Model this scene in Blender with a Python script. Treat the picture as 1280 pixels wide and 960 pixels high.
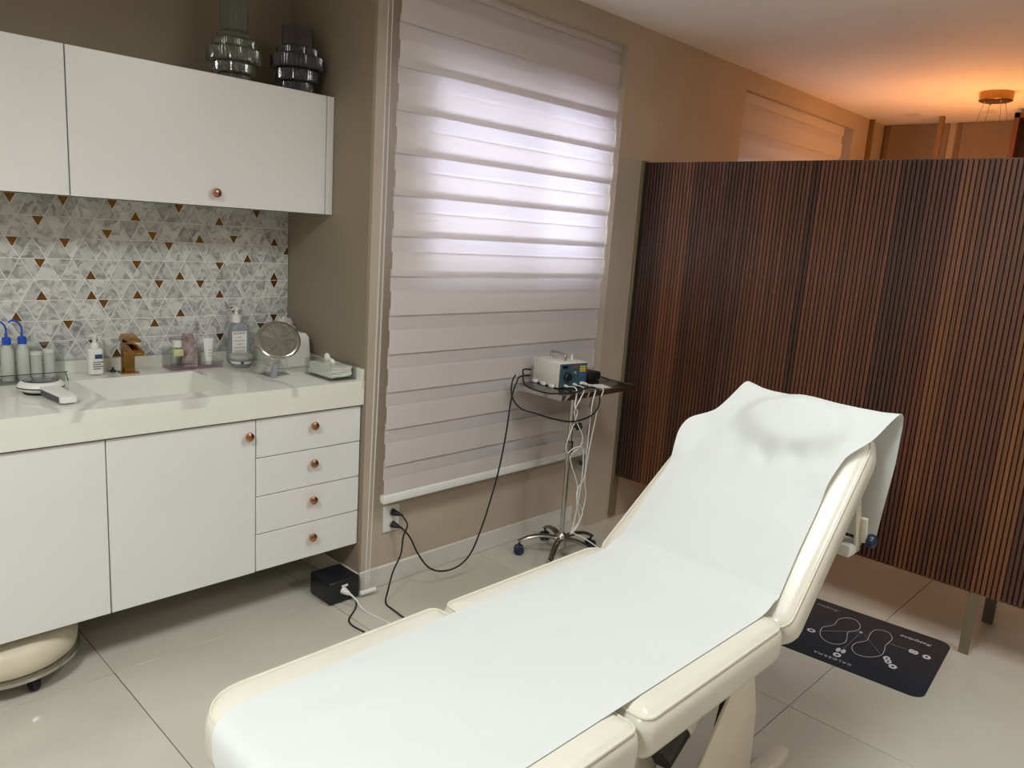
import bpy, bmesh, math, random
from mathutils import Vector, Matrix, noise
random.seed(7)
PI = math.pi
for o in list(bpy.data.objects):
    bpy.data.objects.remove(o)
scene = bpy.context.scene
COL = scene.collection

# ------------------------------------------------------------------ camera, world, lights, exposure
YAW, PITCH, ROLL, FPX = 0.80771349, 0.19588434, 0.06932014, 961.667
CAMP = Vector((0, 0, 1.52))
fwd = Vector((math.sin(YAW)*math.cos(PITCH), math.cos(YAW)*math.cos(PITCH), -math.sin(PITCH)))
r0 = Vector((math.cos(YAW), -math.sin(YAW), 0)); u0 = r0.cross(fwd)
rt = r0*math.cos(ROLL) + u0*math.sin(ROLL); up = -r0*math.sin(ROLL) + u0*math.cos(ROLL)
cd = bpy.data.cameras.new('camera'); cd.sensor_width = 36; cd.sensor_fit = 'HORIZONTAL'
cd.lens = FPX/1280*36; cd.clip_start = 0.02; cd.clip_end = 100
cam = bpy.data.objects.new('camera', cd); COL.objects.link(cam)
M3 = Matrix((rt, up, -fwd)).transposed()
cam.matrix_world = Matrix.Translation(CAMP) @ M3.to_4x4()
scene.camera = cam

world = bpy.data.worlds.new('sky'); scene.world = world; world.use_nodes = True
bg = world.node_tree.nodes['Background']
bg.inputs[0].default_value = (0.77, 0.82, 1.0, 1); bg.inputs[1].default_value = 7.2

def area(name, loc, sx, sy, power, col, rot=(0, 0, 0)):
    l = bpy.data.lights.new(name, 'AREA'); l.shape = 'RECTANGLE'; l.size = sx; l.size_y = sy
    l.energy = power; l.color = col; l.spread = math.radians(171)
    o = bpy.data.objects.new(name, l); o.location = loc; o.rotation_euler = rot; COL.objects.link(o); return o
KEY_FILL_SPOTS = [(-0.55, 0.85, 47), (1.75, 0.75, 14), (2.40, -0.80, 16)]  # first and last are added fill lamps, unseen; the middle one is the key
for i, (x, y, p) in enumerate(KEY_FILL_SPOTS):
    area('panel_light_lamp', (x, y, 2.496), .56, .56, p, (.955, 1.0, 1.03))
vs = scene.view_settings
vs.view_transform = 'Standard'; vs.look = 'None'; vs.exposure = 0.0; vs.gamma = 1.0; vs.use_curve_mapping = False

# ------------------------------------------------------------------ materials
def s2l(c):
    return tuple(((v/255)/12.92 if v/255 <= .04045 else ((v/255+.055)/1.055)**2.4) for v in c)
MATS = {}
def mat(name, rgb, rough=.5, metal=0., var=0., scale=8., bump=0., bscale=60., coat=0., stretch=None, spec=.5, emit=None, rgb2=None):
    m = bpy.data.materials.new(name); m.use_nodes = True; nt = m.node_tree; N = nt.nodes; L = nt.links
    b = N['Principled BSDF']; c = s2l(rgb)
    b.inputs['Base Color'].default_value = (*c, 1); b.inputs['Roughness'].default_value = rough
    b.inputs['Metallic'].default_value = metal; b.inputs['Coat Weight'].default_value = coat
    b.inputs['Coat Roughness'].default_value = .12; b.inputs['Specular IOR Level'].default_value = spec
    tc = N.new('ShaderNodeTexCoord'); mp = N.new('ShaderNodeMapping'); L.new(tc.outputs['Object'], mp.inputs[0])
    if stretch: mp.inputs['Scale'].default_value = stretch
    if var > 0 or rgb2:
        n = N.new('ShaderNodeTexNoise'); n.inputs['Scale'].default_value = scale; n.inputs['Detail'].default_value = 5
        L.new(mp.outputs[0], n.inputs['Vector'])
        r = N.new('ShaderNodeValToRGB'); L.new(n.outputs[0], r.inputs[0])
        d = s2l(rgb2) if rgb2 else tuple(max(0, v*(1-var)) for v in c)
        e = c if rgb2 else tuple(min(1, v*(1+var)) for v in c)
        r.color_ramp.elements[0].position = .35; r.color_ramp.elements[1].position = .65
        r.color_ramp.elements[0].color = (*d, 1); r.color_ramp.elements[1].color = (*e, 1)
        L.new(r.outputs[0], b.inputs['Base Color'])
    if bump > 0:
        n2 = N.new('ShaderNodeTexNoise'); n2.inputs['Scale'].default_value = bscale; n2.inputs['Detail'].default_value = 4
        L.new(mp.outputs[0], n2.inputs['Vector'])
        bp = N.new('ShaderNodeBump'); bp.inputs['Strength'].default_value = bump; bp.inputs['Distance'].default_value = .003
        L.new(n2.outputs[0], bp.inputs['Height']); L.new(bp.outputs[0], b.inputs['Normal'])
    if emit:
        b.inputs['Emission Color'].default_value = (*s2l(emit[0]), 1); b.inputs['Emission Strength'].default_value = emit[1]
    MATS[name] = m; return m
def acrylic(name, rgb, refl=.10, rough=.03):
    m = bpy.data.materials.new(name); m.use_nodes = True; nt = m.node_tree; N = nt.nodes; L = nt.links
    N.remove(N['Principled BSDF']); out = N['Material Output']
    t = N.new('ShaderNodeBsdfTransparent'); t.inputs[0].default_value = (*s2l(rgb), 1)
    g = N.new('ShaderNodeBsdfGlossy'); g.inputs['Roughness'].default_value = rough
    fr = N.new('ShaderNodeLayerWeight'); pw = N.new('ShaderNodeMath'); pw.operation = 'POWER'; pw.inputs[1].default_value = 4
    mx = N.new('ShaderNodeMixShader'); ad = N.new('ShaderNodeMath'); ad.operation = 'MULTIPLY_ADD'; ad.inputs[1].default_value = .45; ad.inputs[2].default_value = refl*.5
    L.new(fr.outputs['Facing'], pw.inputs[0]); L.new(pw.outputs[0], ad.inputs[0]); L.new(ad.outputs[0], mx.inputs[0]); L.new(t.outputs[0], mx.inputs[1]); L.new(g.outputs[0], mx.inputs[2])
    L.new(mx.outputs[0], out.inputs[0]); MATS[name] = m; return m
def frosted(name, rgb, opac=.5):
    m = bpy.data.materials.new(name); m.use_nodes = True; nt = m.node_tree; N = nt.nodes; L = nt.links
    b = N['Principled BSDF']; out = N['Material Output']
    b.inputs['Base Color'].default_value = (*s2l(rgb), 1); b.inputs['Roughness'].default_value = .3
    t = N.new('ShaderNodeBsdfTransparent'); t.inputs[0].default_value = (*s2l(rgb), 1)
    nz = N.new('ShaderNodeTexNoise'); nz.inputs['Scale'].default_value = 30
    mr = N.new('ShaderNodeMapRange'); mr.inputs[3].default_value = opac-.12; mr.inputs[4].default_value = opac+.12
    L.new(nz.outputs[0], mr.inputs[0])
    mx = N.new('ShaderNodeMixShader'); L.new(mr.outputs[0], mx.inputs[0]); L.new(t.outputs[0], mx.inputs[1]); L.new(b.outputs[0], mx.inputs[2])
    L.new(mx.outputs[0], out.inputs[0]); MATS[name] = m; return m
def cloth(name, rgb, transl=.4, weave=400., bump=.15):
    m = bpy.data.materials.new(name); m.use_nodes = True; nt = m.node_tree; N = nt.nodes; L = nt.links
    N.remove(N['Principled BSDF']); out = N['Material Output']; c = (*s2l(rgb), 1)
    d = N.new('ShaderNodeBsdfDiffuse'); d.inputs[0].default_value = c
    t = N.new('ShaderNodeBsdfTranslucent'); t.inputs[0].default_value = c
    mx = N.new('ShaderNodeMixShader'); mx.inputs[0].default_value = transl
    tc = N.new('ShaderNodeTexCoord'); nz = N.new('ShaderNodeTexNoise'); nz.inputs['Scale'].default_value = weave
    bp = N.new('ShaderNodeBump'); bp.inputs['Strength'].default_value = bump; bp.inputs['Distance'].default_value = .002
    L.new(tc.outputs['Object'], nz.inputs['Vector']); L.new(nz.outputs[0], bp.inputs['Height'])
    L.new(bp.outputs[0], d.inputs['Normal'])
    L.new(d.outputs[0], mx.inputs[1]); L.new(t.outputs[0], mx.inputs[2]); L.new(mx.outputs[0], out.inputs[0])
    MATS[name] = m; return m

mat('wall_paint', (184, 171, 153), .55, var=.05, scale=3, bump=.12, bscale=180)
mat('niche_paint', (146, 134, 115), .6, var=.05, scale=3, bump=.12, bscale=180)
mat('ceiling_paint', (240, 235, 228), .7, var=.02, scale=3, bump=.08, bscale=120)
mat('white_skirting', (214, 210, 202), .3, var=.03, scale=5)
mat('porcelain', (198, 194, 179), .13, var=.05, scale=2.2, spec=.5)
mat('grout', (96, 88, 78), .8, var=.1, scale=40)
mat('lacquer', (228, 228, 225), .28, var=.012, scale=4)
mat('carcass', (120, 116, 110), .6, var=.05)
mat('quartz', (216, 216, 205), .10, rgb2=(200, 200, 190), scale=3.5)
mat('plain_quartz', (228, 229, 218), .12, var=.01, scale=3.5)
mat('copper', (190, 140, 112), .25, metal=1., var=.06, scale=60)
mat('gold', (176, 132, 72), .22, metal=1., var=.08, scale=40)
mat('gold_tile', (122, 84, 38), .32, metal=.85, var=.15, scale=25)
mat('mosaic_grout', (232, 232, 226), .8, var=.03, scale=60)
mat('chrome', (196, 194, 190), .14, metal=1., var=.04, scale=30)
mat('steel', (150, 147, 142), .26, metal=1., var=.06, scale=30)
mat('black_plastic', (24, 26, 30), .38, var=.1, scale=40)
mat('black_rubber', (22, 22, 24), .6, var=.12, scale=60)
mat('navy_plastic', (26, 38, 62), .35, var=.1, scale=40)
mat('leather', (213, 210, 195), .30, var=.02, scale=6, bump=.15, bscale=260, coat=.25)
mat('piping_leather', (212, 206, 186), .4, var=.03, scale=30)
mat('cream_metal', (212, 203, 184), .4, var=.03, scale=10)
mat('dark_metal', (62, 60, 56), .45, metal=.4, var=.1, scale=30)
mat('olive_metal', (132, 122, 96), .4, metal=.4, var=.08, scale=20, stretch=(1, 1, .2))
mat('pewter_metal', (96, 94, 86), .42, metal=.4, var=.08, scale=20)
mat('white_plastic', (226, 226, 222), .35, var=.015, scale=20)
mat('ivory_plastic', (214, 212, 200), .4, var=.02, scale=20)
mat('grey_plastic', (150, 148, 142), .4, var=.04, scale=30)
mat('blue_plastic', (26, 74, 176), .35, var=.06, scale=30)
mat('teal_panel', (52, 82, 92), .4, var=.05, scale=30)
mat('label_yellow', (206, 178, 40), .5, var=.03)
mat('label_blue', (44, 92, 170), .5, var=.03)
mat('label_red', (176, 44, 62), .5, var=.03)
mat('label_dark', (60, 66, 76), .5, var=.03)
mat('label_white', (232, 231, 226), .5, var=.01)
mat('label_navy', (34, 66, 108), .5, var=.03)
mat('mat_rubber', (33, 38, 47), .62, var=.08, scale=50, bump=.1, bscale=300)
mat('print_white', (205, 206, 210), .6, var=.03)
mat('print_grey', (150, 152, 160), .6, var=.03)
mat('tissue', (238, 236, 226), .8, var=.03, scale=20)
mat('mirror_glass', (220, 222, 216), .02, metal=1., var=.01)
mat('foil', (205, 196, 200), .25, metal=.9, rgb2=(150, 112, 118), scale=30, bump=.5, bscale=80)
mat('black_glass', (10, 14, 34), .05, var=.05, coat=.6)
mat('wardrobe_panel', (134, 116, 96), .45, var=.06, scale=3, stretch=(1, 1, .15))
mat('bronze_post', (128, 102, 70), .4, metal=.2, var=.06, scale=10, stretch=(1, 1, .15))
mat('wood_frame', (80, 50, 34), .4, var=.2, scale=6, stretch=(1, 1, .1))
mat('dark_inside', (34, 22, 18), .5, var=.1)
mat('warm_led', (255, 214, 160), .5, emit=((255, 166, 86), 168.))
mat('panel_diffuser', (240, 240, 236), .5, var=.01, emit=((255, 247, 234), 4.))
mat('frame_white', (226, 226, 226), .4, var=.02)
mat('liquid', (216, 214, 160), .2, var=.03)
mat('stool_vinyl', (212, 203, 180), .4, var=.03, scale=12, bump=.1, bscale=200)
acrylic('clear_acrylic', (248, 250, 249), .12)
acrylic('window_glass', (250, 252, 254), .05, .01)
acrylic('pink_acrylic', (240, 222, 234), .10)
frosted('frosted_plastic', (228, 230, 224), .55)
frosted('bag_plastic', (226, 224, 218), .62)
frosted('bottle_grey', (176, 182, 188), .62)
cloth('blind_fabric', (240, 235, 233), .48); cloth('blind_rear_fabric', (236, 231, 231), .50)
cloth('sheet_paper', (214, 218, 215), .12, weave=150., bump=.2)

def glass(name, rgb, rough=.05):
    m = bpy.data.materials.new(name); m.use_nodes = True; nt = m.node_tree; N = nt.nodes; L = nt.links
    b = N['Principled BSDF']; b.inputs['Base Color'].default_value = (*s2l(rgb), 1); b.inputs['Roughness'].default_value = rough
    b.inputs['Transmission Weight'].default_value = .85; b.inputs['IOR'].default_value = 1.45
    nz = N.new('ShaderNodeTexNoise'); nz.inputs['Scale'].default_value = 20
    mr = N.new('ShaderNodeMapRange'); mr.inputs[3].default_value = rough; mr.inputs[4].default_value = rough+.05
    L.new(nz.outputs[0], mr.inputs[0]); L.new(mr.outputs[0], b.inputs['Roughness'])
    MATS[name] = m; return m
glass('smoke_glass', (188, 190, 178), .02); glass('plum_glass', (136, 128, 134), .02)

def marble():
    m = bpy.data.materials.new('marble'); m.use_nodes = True; nt = m.node_tree; N = nt.nodes; L = nt.links
    b = N['Principled BSDF']; b.inputs['Roughness'].default_value = .3
    oi = N.new('ShaderNodeObjectInfo'); tc = N.new('ShaderNodeTexCoord')
    sc = N.new('ShaderNodeVectorMath'); sc.operation = 'SCALE'; sc.inputs['Scale'].default_value = 40
    cb = N.new('ShaderNodeCombineXYZ')
    for i in range(3): L.new(oi.outputs['Random'], cb.inputs[i])
    L.new(cb.outputs[0], sc.inputs[0])
    ad = N.new('ShaderNodeVectorMath'); ad.operation = 'ADD'; L.new(tc.outputs['Object'], ad.inputs[0]); L.new(sc.outputs[0], ad.inputs[1])
    n = N.new('ShaderNodeTexNoise'); n.inputs['Scale'].default_value = 24; n.inputs['Detail'].default_value = 6; n.inputs['Distortion'].default_value = 1.6
    L.new(ad.outputs[0], n.inputs['Vector'])
    r = N.new('ShaderNodeValToRGB'); L.new(n.outputs[0], r.inputs[0])
    E = r.color_ramp.elements; E[0].position = .30; E[0].color = (*s2l((142, 143, 141)), 1); E[1].position = .56; E[1].color = (*s2l((212, 212, 209)), 1)
    hs = N.new('ShaderNodeHueSaturation'); mr = N.new('ShaderNodeMapRange'); mr.inputs[3].default_value = .76; mr.inputs[4].default_value = 1.08
    L.new(oi.outputs['Random'], mr.inputs[0]); L.new(mr.outputs[0], hs.inputs['Value']); L.new(r.outputs[0], hs.inputs['Color'])
    L.new(hs.outputs[0], b.inputs['Base Color']); MATS['marble'] = m
marble()
def slatwood():
    m = bpy.data.materials.new('slat_wood'); m.use_nodes = True; nt = m.node_tree; N = nt.nodes; L = nt.links
    b = N['Principled BSDF']; b.inputs['Roughness'].default_value = .42
    oi = N.new('ShaderNodeObjectInfo'); tc = N.new('ShaderNodeTexCoord')
    mp = N.new('ShaderNodeMapping'); mp.inputs['Scale'].default_value = (40, 40, 1.6); L.new(tc.outputs['Object'], mp.inputs[0])
    cb = N.new('ShaderNodeCombineXYZ'); ml = N.new('ShaderNodeMath'); ml.operation = 'MULTIPLY'; ml.inputs[1].default_value = 37
    L.new(oi.outputs['Random'], ml.inputs[0]); L.new(ml.outputs[0], cb.inputs[2]); L.new(cb.outputs[0], mp.inputs['Location'])
    n = N.new('ShaderNodeTexNoise'); n.inputs['Scale'].default_value = 1.; n.inputs['Detail'].default_value = 5; L.new(mp.outputs[0], n.inputs['Vector'])
    mr = N.new('ShaderNodeMapRange'); mr.inputs[3].default_value = .55; mr.inputs[4].default_value = 1.4; L.new(n.outputs[0], mr.inputs[0])
    hs = N.new('ShaderNodeHueSaturation'); L.new(mr.outputs[0], hs.inputs['Value']); L.new(oi.outputs['Color'], hs.inputs['Color'])
    L.new(hs.outputs[0], b.inputs['Base Color']); MATS['slat_wood'] = m
slatwood()
def quartz_veins():
    m = MATS['quartz']; nt = m.node_tree; N = nt.nodes; L = nt.links; b = N['Principled BSDF']
    tc = N.new('ShaderNodeTexCoord'); mp = N.new('ShaderNodeMapping'); mp.inputs['Rotation'].default_value = (0, 0, .5); L.new(tc.outputs['Object'], mp.inputs[0])
    w = N.new('ShaderNodeTexWave'); w.inputs['Scale'].default_value = 1.1; w.inputs['Distortion'].default_value = 9; w.inputs['Detail'].default_value = 3
    L.new(mp.outputs[0], w.inputs['Vector'])
    r = N.new('ShaderNodeValToRGB'); L.new(w.outputs[0], r.inputs[0])
    E = r.color_ramp.elements; E[0].position = 0; E[0].color = (*s2l((206, 206, 197)), 1); E[1].position = .06; E[1].color = (*s2l((230, 231, 220)), 1)
    L.new(r.outputs[0], b.inputs['Base Color'])
quartz_veins()

# ------------------------------------------------------------------ mesh helpers
WL = {}
def new_bm(): return bmesh.new()
def mk(name, bm, m, parent=None, sharp=38, loc=None):
    """link bm (world coordinates) as one mesh object"""
    base = WL.get(parent.name, Vector()) if parent else Vector()
    origin = Vector(loc) if loc is not None else (base if parent else Vector())
    bmesh.ops.recalc_face_normals(bm, faces=bm.faces)
    bmesh.ops.translate(bm, verts=bm.verts, vec=-origin)
    me = bpy.data.meshes.new(name); bm.to_mesh(me); bm.free()
    me.materials.append(MATS[m])
    me.polygons.foreach_set('use_smooth', [True]*len(me.polygons)); me.set_sharp_from_angle(angle=math.radians(sharp))
    o = bpy.data.objects.new(name, me); COL.objects.link(o)
    if parent: o.parent = parent; o.location = origin-base
    else: o.location = origin
    WL[o.name] = origin; return o
def thing(name, label, cat, loc, group=None):
    o = bpy.data.objects.new(name, None); o.empty_display_size = .05; COL.objects.link(o); o.location = loc
    WL[o.name] = Vector(loc); o['label'] = label; o['category'] = cat
    if group: o['group'] = group
    return o
def tag(o, label, cat, group=None):
    o['label'] = label; o['category'] = cat
    if group: o['group'] = group
    return o
def struct(name, bm, m, label=None, cat=None, parent=None):
    o = mk(name, bm, m, parent)
    if not parent:
        o['kind'] = 'structure'
        if label: o['label'] = label
        if cat: o['category'] = cat
    return o
def box(bm, a, b, bev=0, seg=2, X=None):
    a, b = Vector(a), Vector(b)
    t = bmesh.new(); bmesh.ops.create_cube(t, size=1)
    for v in t.verts: v.co = Vector(((a[i]+b[i])/2 + v.co[i]*(b[i]-a[i]) for i in range(3)))
    if bev: bmesh.ops.bevel(t, geom=t.edges[:], offset=bev, segments=seg, affect='EDGES', profile=.5)
    if X is not None: bmesh.ops.transform(t, matrix=X, verts=t.verts)
    merge(bm, t); return bm
def merge(bm, t):
    vm = {}
    for v in t.verts: vm[v] = bm.verts.new(v.co)
    for f in t.faces:
        try: bm.faces.new([vm[v] for v in f.verts])
        except ValueError: pass
    t.free()
def B(a, b, bev=0, seg=2, X=None): return box(new_bm(), a, b, bev, seg, X)
def lathe(bm, prof, c, seg=32, rib=0, nrib=0, X=None, cap=True):
    c = Vector(c); rings = []
    for (r, z) in prof:
        ring = []
        for i in range(seg):
            a = 2*PI*i/seg; rr = r*(1+rib*math.cos(nrib*a)) if rib else r
            p = Vector((rr*math.cos(a), rr*math.sin(a), z))
            if X is not None: p = X @ p
            ring.append(bm.verts.new(c+p))
        rings.append(ring)
    for k in range(len(rings)-1):
        for i in range(seg):
            j = (i+1) % seg; bm.faces.new((rings[k][i], rings[k][j], rings[k+1][j], rings[k+1][i]))
    if cap:
        if prof[0][0] > 1e-5: bm.faces.new(rings[0][::-1])
        if prof[-1][0] > 1e-5: bm.faces.new(rings[-1])
    return bm
def smooth_pts(pts, n=8, closed=False):
    P = [Vector(p) for p in pts]; out = []; m = len(P)
    rng = range(m if closed else m-1)
    for i in rng:
        if closed: p0, p1, p2, p3 = P[i-1], P[i], P[(i+1) % m], P[(i+2) % m]
        else: p0, p1, p2, p3 = P[max(i-1, 0)], P[i], P[i+1], P[min(i+2, m-1)]
        for k in range(n):
            t = k/n
            out.append(.5*((2*p1)+(-p0+p2)*t+(2*p0-5*p1+4*p2-p3)*t*t+(-p0+3*p1-3*p2+p3)*t**3))
    if not closed: out.append(P[-1])
    return out
def tube(bm, pts, r, seg=8, n=8, closed=False, smooth=True, flat=1.0):
    P = smooth_pts(pts, n, closed) if smooth else [Vector(p) for p in pts]
    m = len(P); rings = []; prev = None
    for i in range(m):
        if closed: t = P[(i+1) % m]-P[i-1]
        else: t = P[min(i+1, m-1)]-P[max(i-1, 0)]
        if t.length < 1e-9: t = Vector((0, 0, 1))
        t.normalize()
        if prev is None:
            ref = Vector((0, 0, 1)) if abs(t.z) < .9 else Vector((1, 0, 0)); nrm = t.cross(ref).normalized()
        else:
            nrm = prev - t*prev.dot(t)
            nrm = nrm.normalized() if nrm.length > 1e-9 else t.orthogonal().normalized()
        prev = nrm; bi = t.cross(nrm); rad = r(i/(m-1)) if callable(r) else r
        rings.append([bm.verts.new(P[i]+(nrm*math.cos(2*PI*k/seg)+bi*math.sin(2*PI*k/seg)*flat)*rad) for k in range(seg)])
    for i in range(m if closed else m-1):
        a, b2 = rings[i], rings[(i+1) % m]
        for k in range(seg): bm.faces.new((a[k], a[(k+1) % seg], b2[(k+1) % seg], b2[k]))
    if not closed: bm.faces.new(rings[0][::-1]); bm.faces.new(rings[-1])
    return bm
def T(pts, r, **k): return tube(new_bm(), pts, r, **k)
def cyl(p0, p1, r, seg=20, bm=None): return tube(bm if bm is not None else new_bm(), [p0, p1], r, seg=seg, smooth=False)
def prism(poly, f0, f1, bm=None, bev=0):
    """poly 2-D -> two copies mapped by f0, f1"""
    bm = bm if bm is not None else new_bm(); t = bmesh.new()
    a = [t.verts.new(f0(*p)) for p in poly]; b = [t.verts.new(f1(*p)) for p in poly]; n = len(poly)
    t.faces.new(a[::-1]); t.faces.new(b)
    for i in range(n): t.faces.new((a[i], a[(i+1) % n], b[(i+1) % n], b[i]))
    if bev: bmesh.ops.bevel(t, geom=t.edges[:], offset=bev, segments=2, affect='EDGES', profile=.5)
    merge(bm, t); return bm
def rrect(u0, u1, v0, v1, rs, n=6):
    """rounded rect, radii for corners (u0v0, u1v0, u1v1, u0v1)"""
    out = []
    cs = [(u0+rs[0], v0+rs[0], PI, rs[0]), (u1-rs[1], v0+rs[1], 1.5*PI, rs[1]), (u1-rs[2], v1-rs[2], 0, rs[2]), (u0+rs[3], v1-rs[3], .5*PI, rs[3])]
    for cu, cv, a, r in cs:
        for k in range(n+1):
            t = a+.5*PI*k/n; out.append((cu+r*math.cos(t), cv+r*math.sin(t)))
    return out
def cushion(u0, u1, v0, v1, thick, er, rs, f, n=6):
    bm = new_bm(); prof = []
    for k in range(6):
        a = .5*PI*k/5; prof.append((er*(1-math.sin(a)), -thick+er*(1-math.cos(a)) if False else -thick+er-er*math.cos(a)))
    for k in range(7):
        a = .5*PI*k/6; prof.append((er*(1-math.cos(a)), -er+er*math.sin(a)))
    half = min(u1-u0, v1-v0)/2-.003
    prof += [(q, w_) for q, w_ in ((er+.03, .003), (er+.08, .004)) if q < half]
    rings = []
    for ins, w in prof:
        pts = rrect(u0+ins, u1-ins, v0+ins, v1-ins, [max(r-ins, .004) for r in rs], n)
        rings.append([bm.verts.new(f(u, v, w)) for u, v in pts])
    m = len(rings[0])
    for k in range(len(rings)-1):
        for i in range(m): bm.faces.new((rings[k][i], rings[k][(i+1) % m], rings[k+1][(i+1) % m], rings[k+1][i]))
    bm.faces.new(rings[0][::-1]); bm.faces.new(rings[-1]); return bm
def text_bm(s, size, X, shear=0., depth=.0003, space=1.0):
    cu = bpy.data.curves.new('t', 'FONT'); cu.body = s; cu.size = size; cu.extrude = depth; cu.shear = shear; cu.align_x = 'CENTER'; cu.align_y = 'CENTER'
    cu.space_character = space; cu.resolution_u = 3
    o = bpy.data.objects.new('t', cu); COL.objects.link(o); bpy.context.view_layer.update()
    me = bpy.data.meshes.new_from_object(o); bm = new_bm(); bm.from_mesh(me); bmesh.ops.transform(bm, matrix=X, verts=bm.verts)
    bpy.data.objects.remove(o); bpy.data.meshes.remove(me); bpy.data.curves.remove(cu); return bm
def frame(origin, x, y):
    x = Vector(x).normalized(); y = Vector(y).normalized(); z = x.cross(y)
    M = Matrix((x, y, z)).transposed().to_4x4(); M.translation = Vector(origin); return M

# ------------------------------------------------------------------ the setting
XL, XF, YF = -1.25, 6.52, -1.75          # left wall, far wall, wall behind
YB, YN, YW, YP = 3.08, 2.48, 2.48, 2.37  # niche back wall, window wall, pilaster front
XC, ZT = 1.748, 2.523                    # return wall corner, ceiling
struct('floor', B((XL-.1, YF-.1, -.12), (XF+.1, YB+.1, -.004)), 'grout', 'polished beige porcelain tile floor', 'floor')
floor = bpy.data.objects['floor']; WL['floor'] = Vector(); 
PX, PY, GX, GY = .811, .79, .796, .905
tile_me = None
for i in range(-4, 9):
    for j in range(-5, 4):
        x0, x1 = max(GX+i*PX, XL), min(GX+(i+1)*PX, XF); y0, y1 = max(GY+j*PY, YF), min(GY+(j+1)*PY, YB)
        if x1-x0 < .03 or y1-y0 < .03: continue
        full = abs(x1-x0-PX) < 1e-6 and abs(y1-y0-PY) < 1e-6
        g = .0014
        if full and tile_me:
            o = bpy.data.objects.new('tile', tile_me); COL.objects.link(o); o.parent = floor; o.location = ((x0+x1)/2, (y0+y1)/2, 0)
        else:
            o = mk('tile', B((x0+g, y0+g, -.006), (x1-g, y1-g, 0), .0008, 1), 'porcelain', floor, loc=((x0+x1)/2, (y0+y1)/2, 0))
            if full: tile_me = o.data
struct('ceiling', B((XL-.1, YF-.1, ZT), (XF+.1, YB+.1, ZT+.1)), 'ceiling_paint', 'plain off white painted ceiling', 'ceiling')
struct('wall_back', B((XL-.1, YB, 0), (XC+.2, YB+.12, ZT)), 'niche_paint', 'taupe wall behind the vanity cabinets', 'wall')
struct('wall_left', B((XL-.1, YF-.1, 0), (XL, YB, ZT)), 'wall_paint', 'beige side wall beyond the vanity', 'wall')
struct('wall_front', B((XL, YF-.1, 0), (XF, YF, ZT)), 'wall_paint', 'beige wall behind the viewer', 'wall')
struct('wall_return', B((XC, YN+.0006, 0), (XC+.20, YB, ZT)), 'niche_paint', 'dark taupe return wall at the vanity end', 'wall')
# window wall with two openings
W1 = (1.985, 3.10, 1.325, 2.12); W2 = (4.40, 5.76, .95, 1.98)
bm = new_bm()
def wallrun(x0, x1, y0, y1, win):
    a, b, c, d = win
    box(bm, (x0, y0, 0), (a, y1, ZT)); box(bm, (b, y0, 0), (x1, y1, ZT)); box(bm, (a, y0, 0), (b, y1, c)); box(bm, (a, y0, d), (b, y1, ZT))
wallrun(XC+.012, 3.117, YW, YW+.12, W1); wallrun(4.27, 5.89, YW, YW+.12, W2)
box(bm, (3.117, YP, 0), (4.27, YW+.12, ZT)); box(bm, (5.89, YP, 0), (XF, YW+.12, ZT))
box(bm, (XC+.012, YP, 2.417), (3.117, YW, ZT)); box(bm, (4.27, YP, 2.417), (5.89, YW, ZT))
struct('wall_window', bm, 'wall_paint', 'beige wall with two window recesses and a pilaster between', 'wall')
struct('wall_far', B((XF-.02, YF, 0), (XF+.1, YP, ZT)), 'wall_paint', 'beige end wall beyond the wardrobe', 'wall')
for n, (a, b, c, d) in ((1, W1), (2, W2)):
    y = YW+.04; bm = new_bm(); t = .04
    box(bm, (a, y, c), (b, y+.05, c+t)); box(bm, (a, y, d-t), (b, y+.05, d)); box(bm, (a, y, c), (a+t, y+.05, d)); box(bm, (b-t, y, c), (b, y+.05, d))
    m_ = (a+b)/2; box(bm, (m_-.02, y, c), (m_+.02, y+.05, d))
    w = struct('window_%d' % n, bm, 'frame_white', ['white framed sliding window behind the zebra blind beside the vanity', 'white framed sliding window behind the blind past the partition'][n-1], 'window')
    WL[w.name] = Vector()
    mk('pane', B((a+t, y+.02, c+t), (m_-.02, y+.026, d-t)), 'window_glass', w); mk('pane', B((m_+.02, y+.02, c+t), (b-t, y+.026, d-t)), 'window_glass', w)
# baseboards
bm = new_bm(); box(bm, (XC+.001, YW-.016, 0), (3.117, YW-.0005, .088), .003, 1)
struct('baseboard_window', bm, 'white_skirting', 'white skirting under the window blind', 'baseboard')
bm = new_bm(); box(bm, (XC-.016, YN-.016+.012, 0), (XC-.0005, YB, .088), .003, 1)
struct('baseboard_return', bm, 'white_skirting', 'white skirting on the return wall under the drawers', 'baseboard')

# ------------------------------------------------------------------ blinds
def make_blind(x0, x1, ztop, zbot, label, a0=1.319, per=.1525):
    t = thing('zebra_blind', label, 'blind', ((x0+x1)/2, 2.41, zbot))
    k = -30
    while True:
        A = a0+k*per; k += 1
        if A > ztop+.1: break
        lo, hi = max(A, zbot+.02), min(A+per-.057, ztop)
        if hi-lo > .012: mk('front_band', B((x0, 2.402, lo), (x1, 2.4028, hi)), 'blind_fabric', t)
        lo, hi = max(A-.060, zbot+.02), min(A+.026, ztop)
        if hi-lo > .012: mk('rear_band', B((x0, 2.410, lo), (x1, 2.4108, hi)), 'blind_rear_fabric', t)
    mk('bottom_bar', B((x0-.004, 2.394, zbot), (x1, 2.424, zbot+.036), .006, 2), 'white_plastic', t)
    mk('head_rail', B((x0, 2.425, ztop-.04), (x1, 2.47, ztop), .01, 2), 'white_plastic', t)
    return t
make_blind(1.806, 3.112, 2.4165, .397, 'tall white zebra blind lit from behind, its chain hanging beside the vanity')
make_blind(4.282, 5.80, 2.415, .42, 'white zebra blind in the window recess beyond the slatted partition', 1.29)
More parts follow.
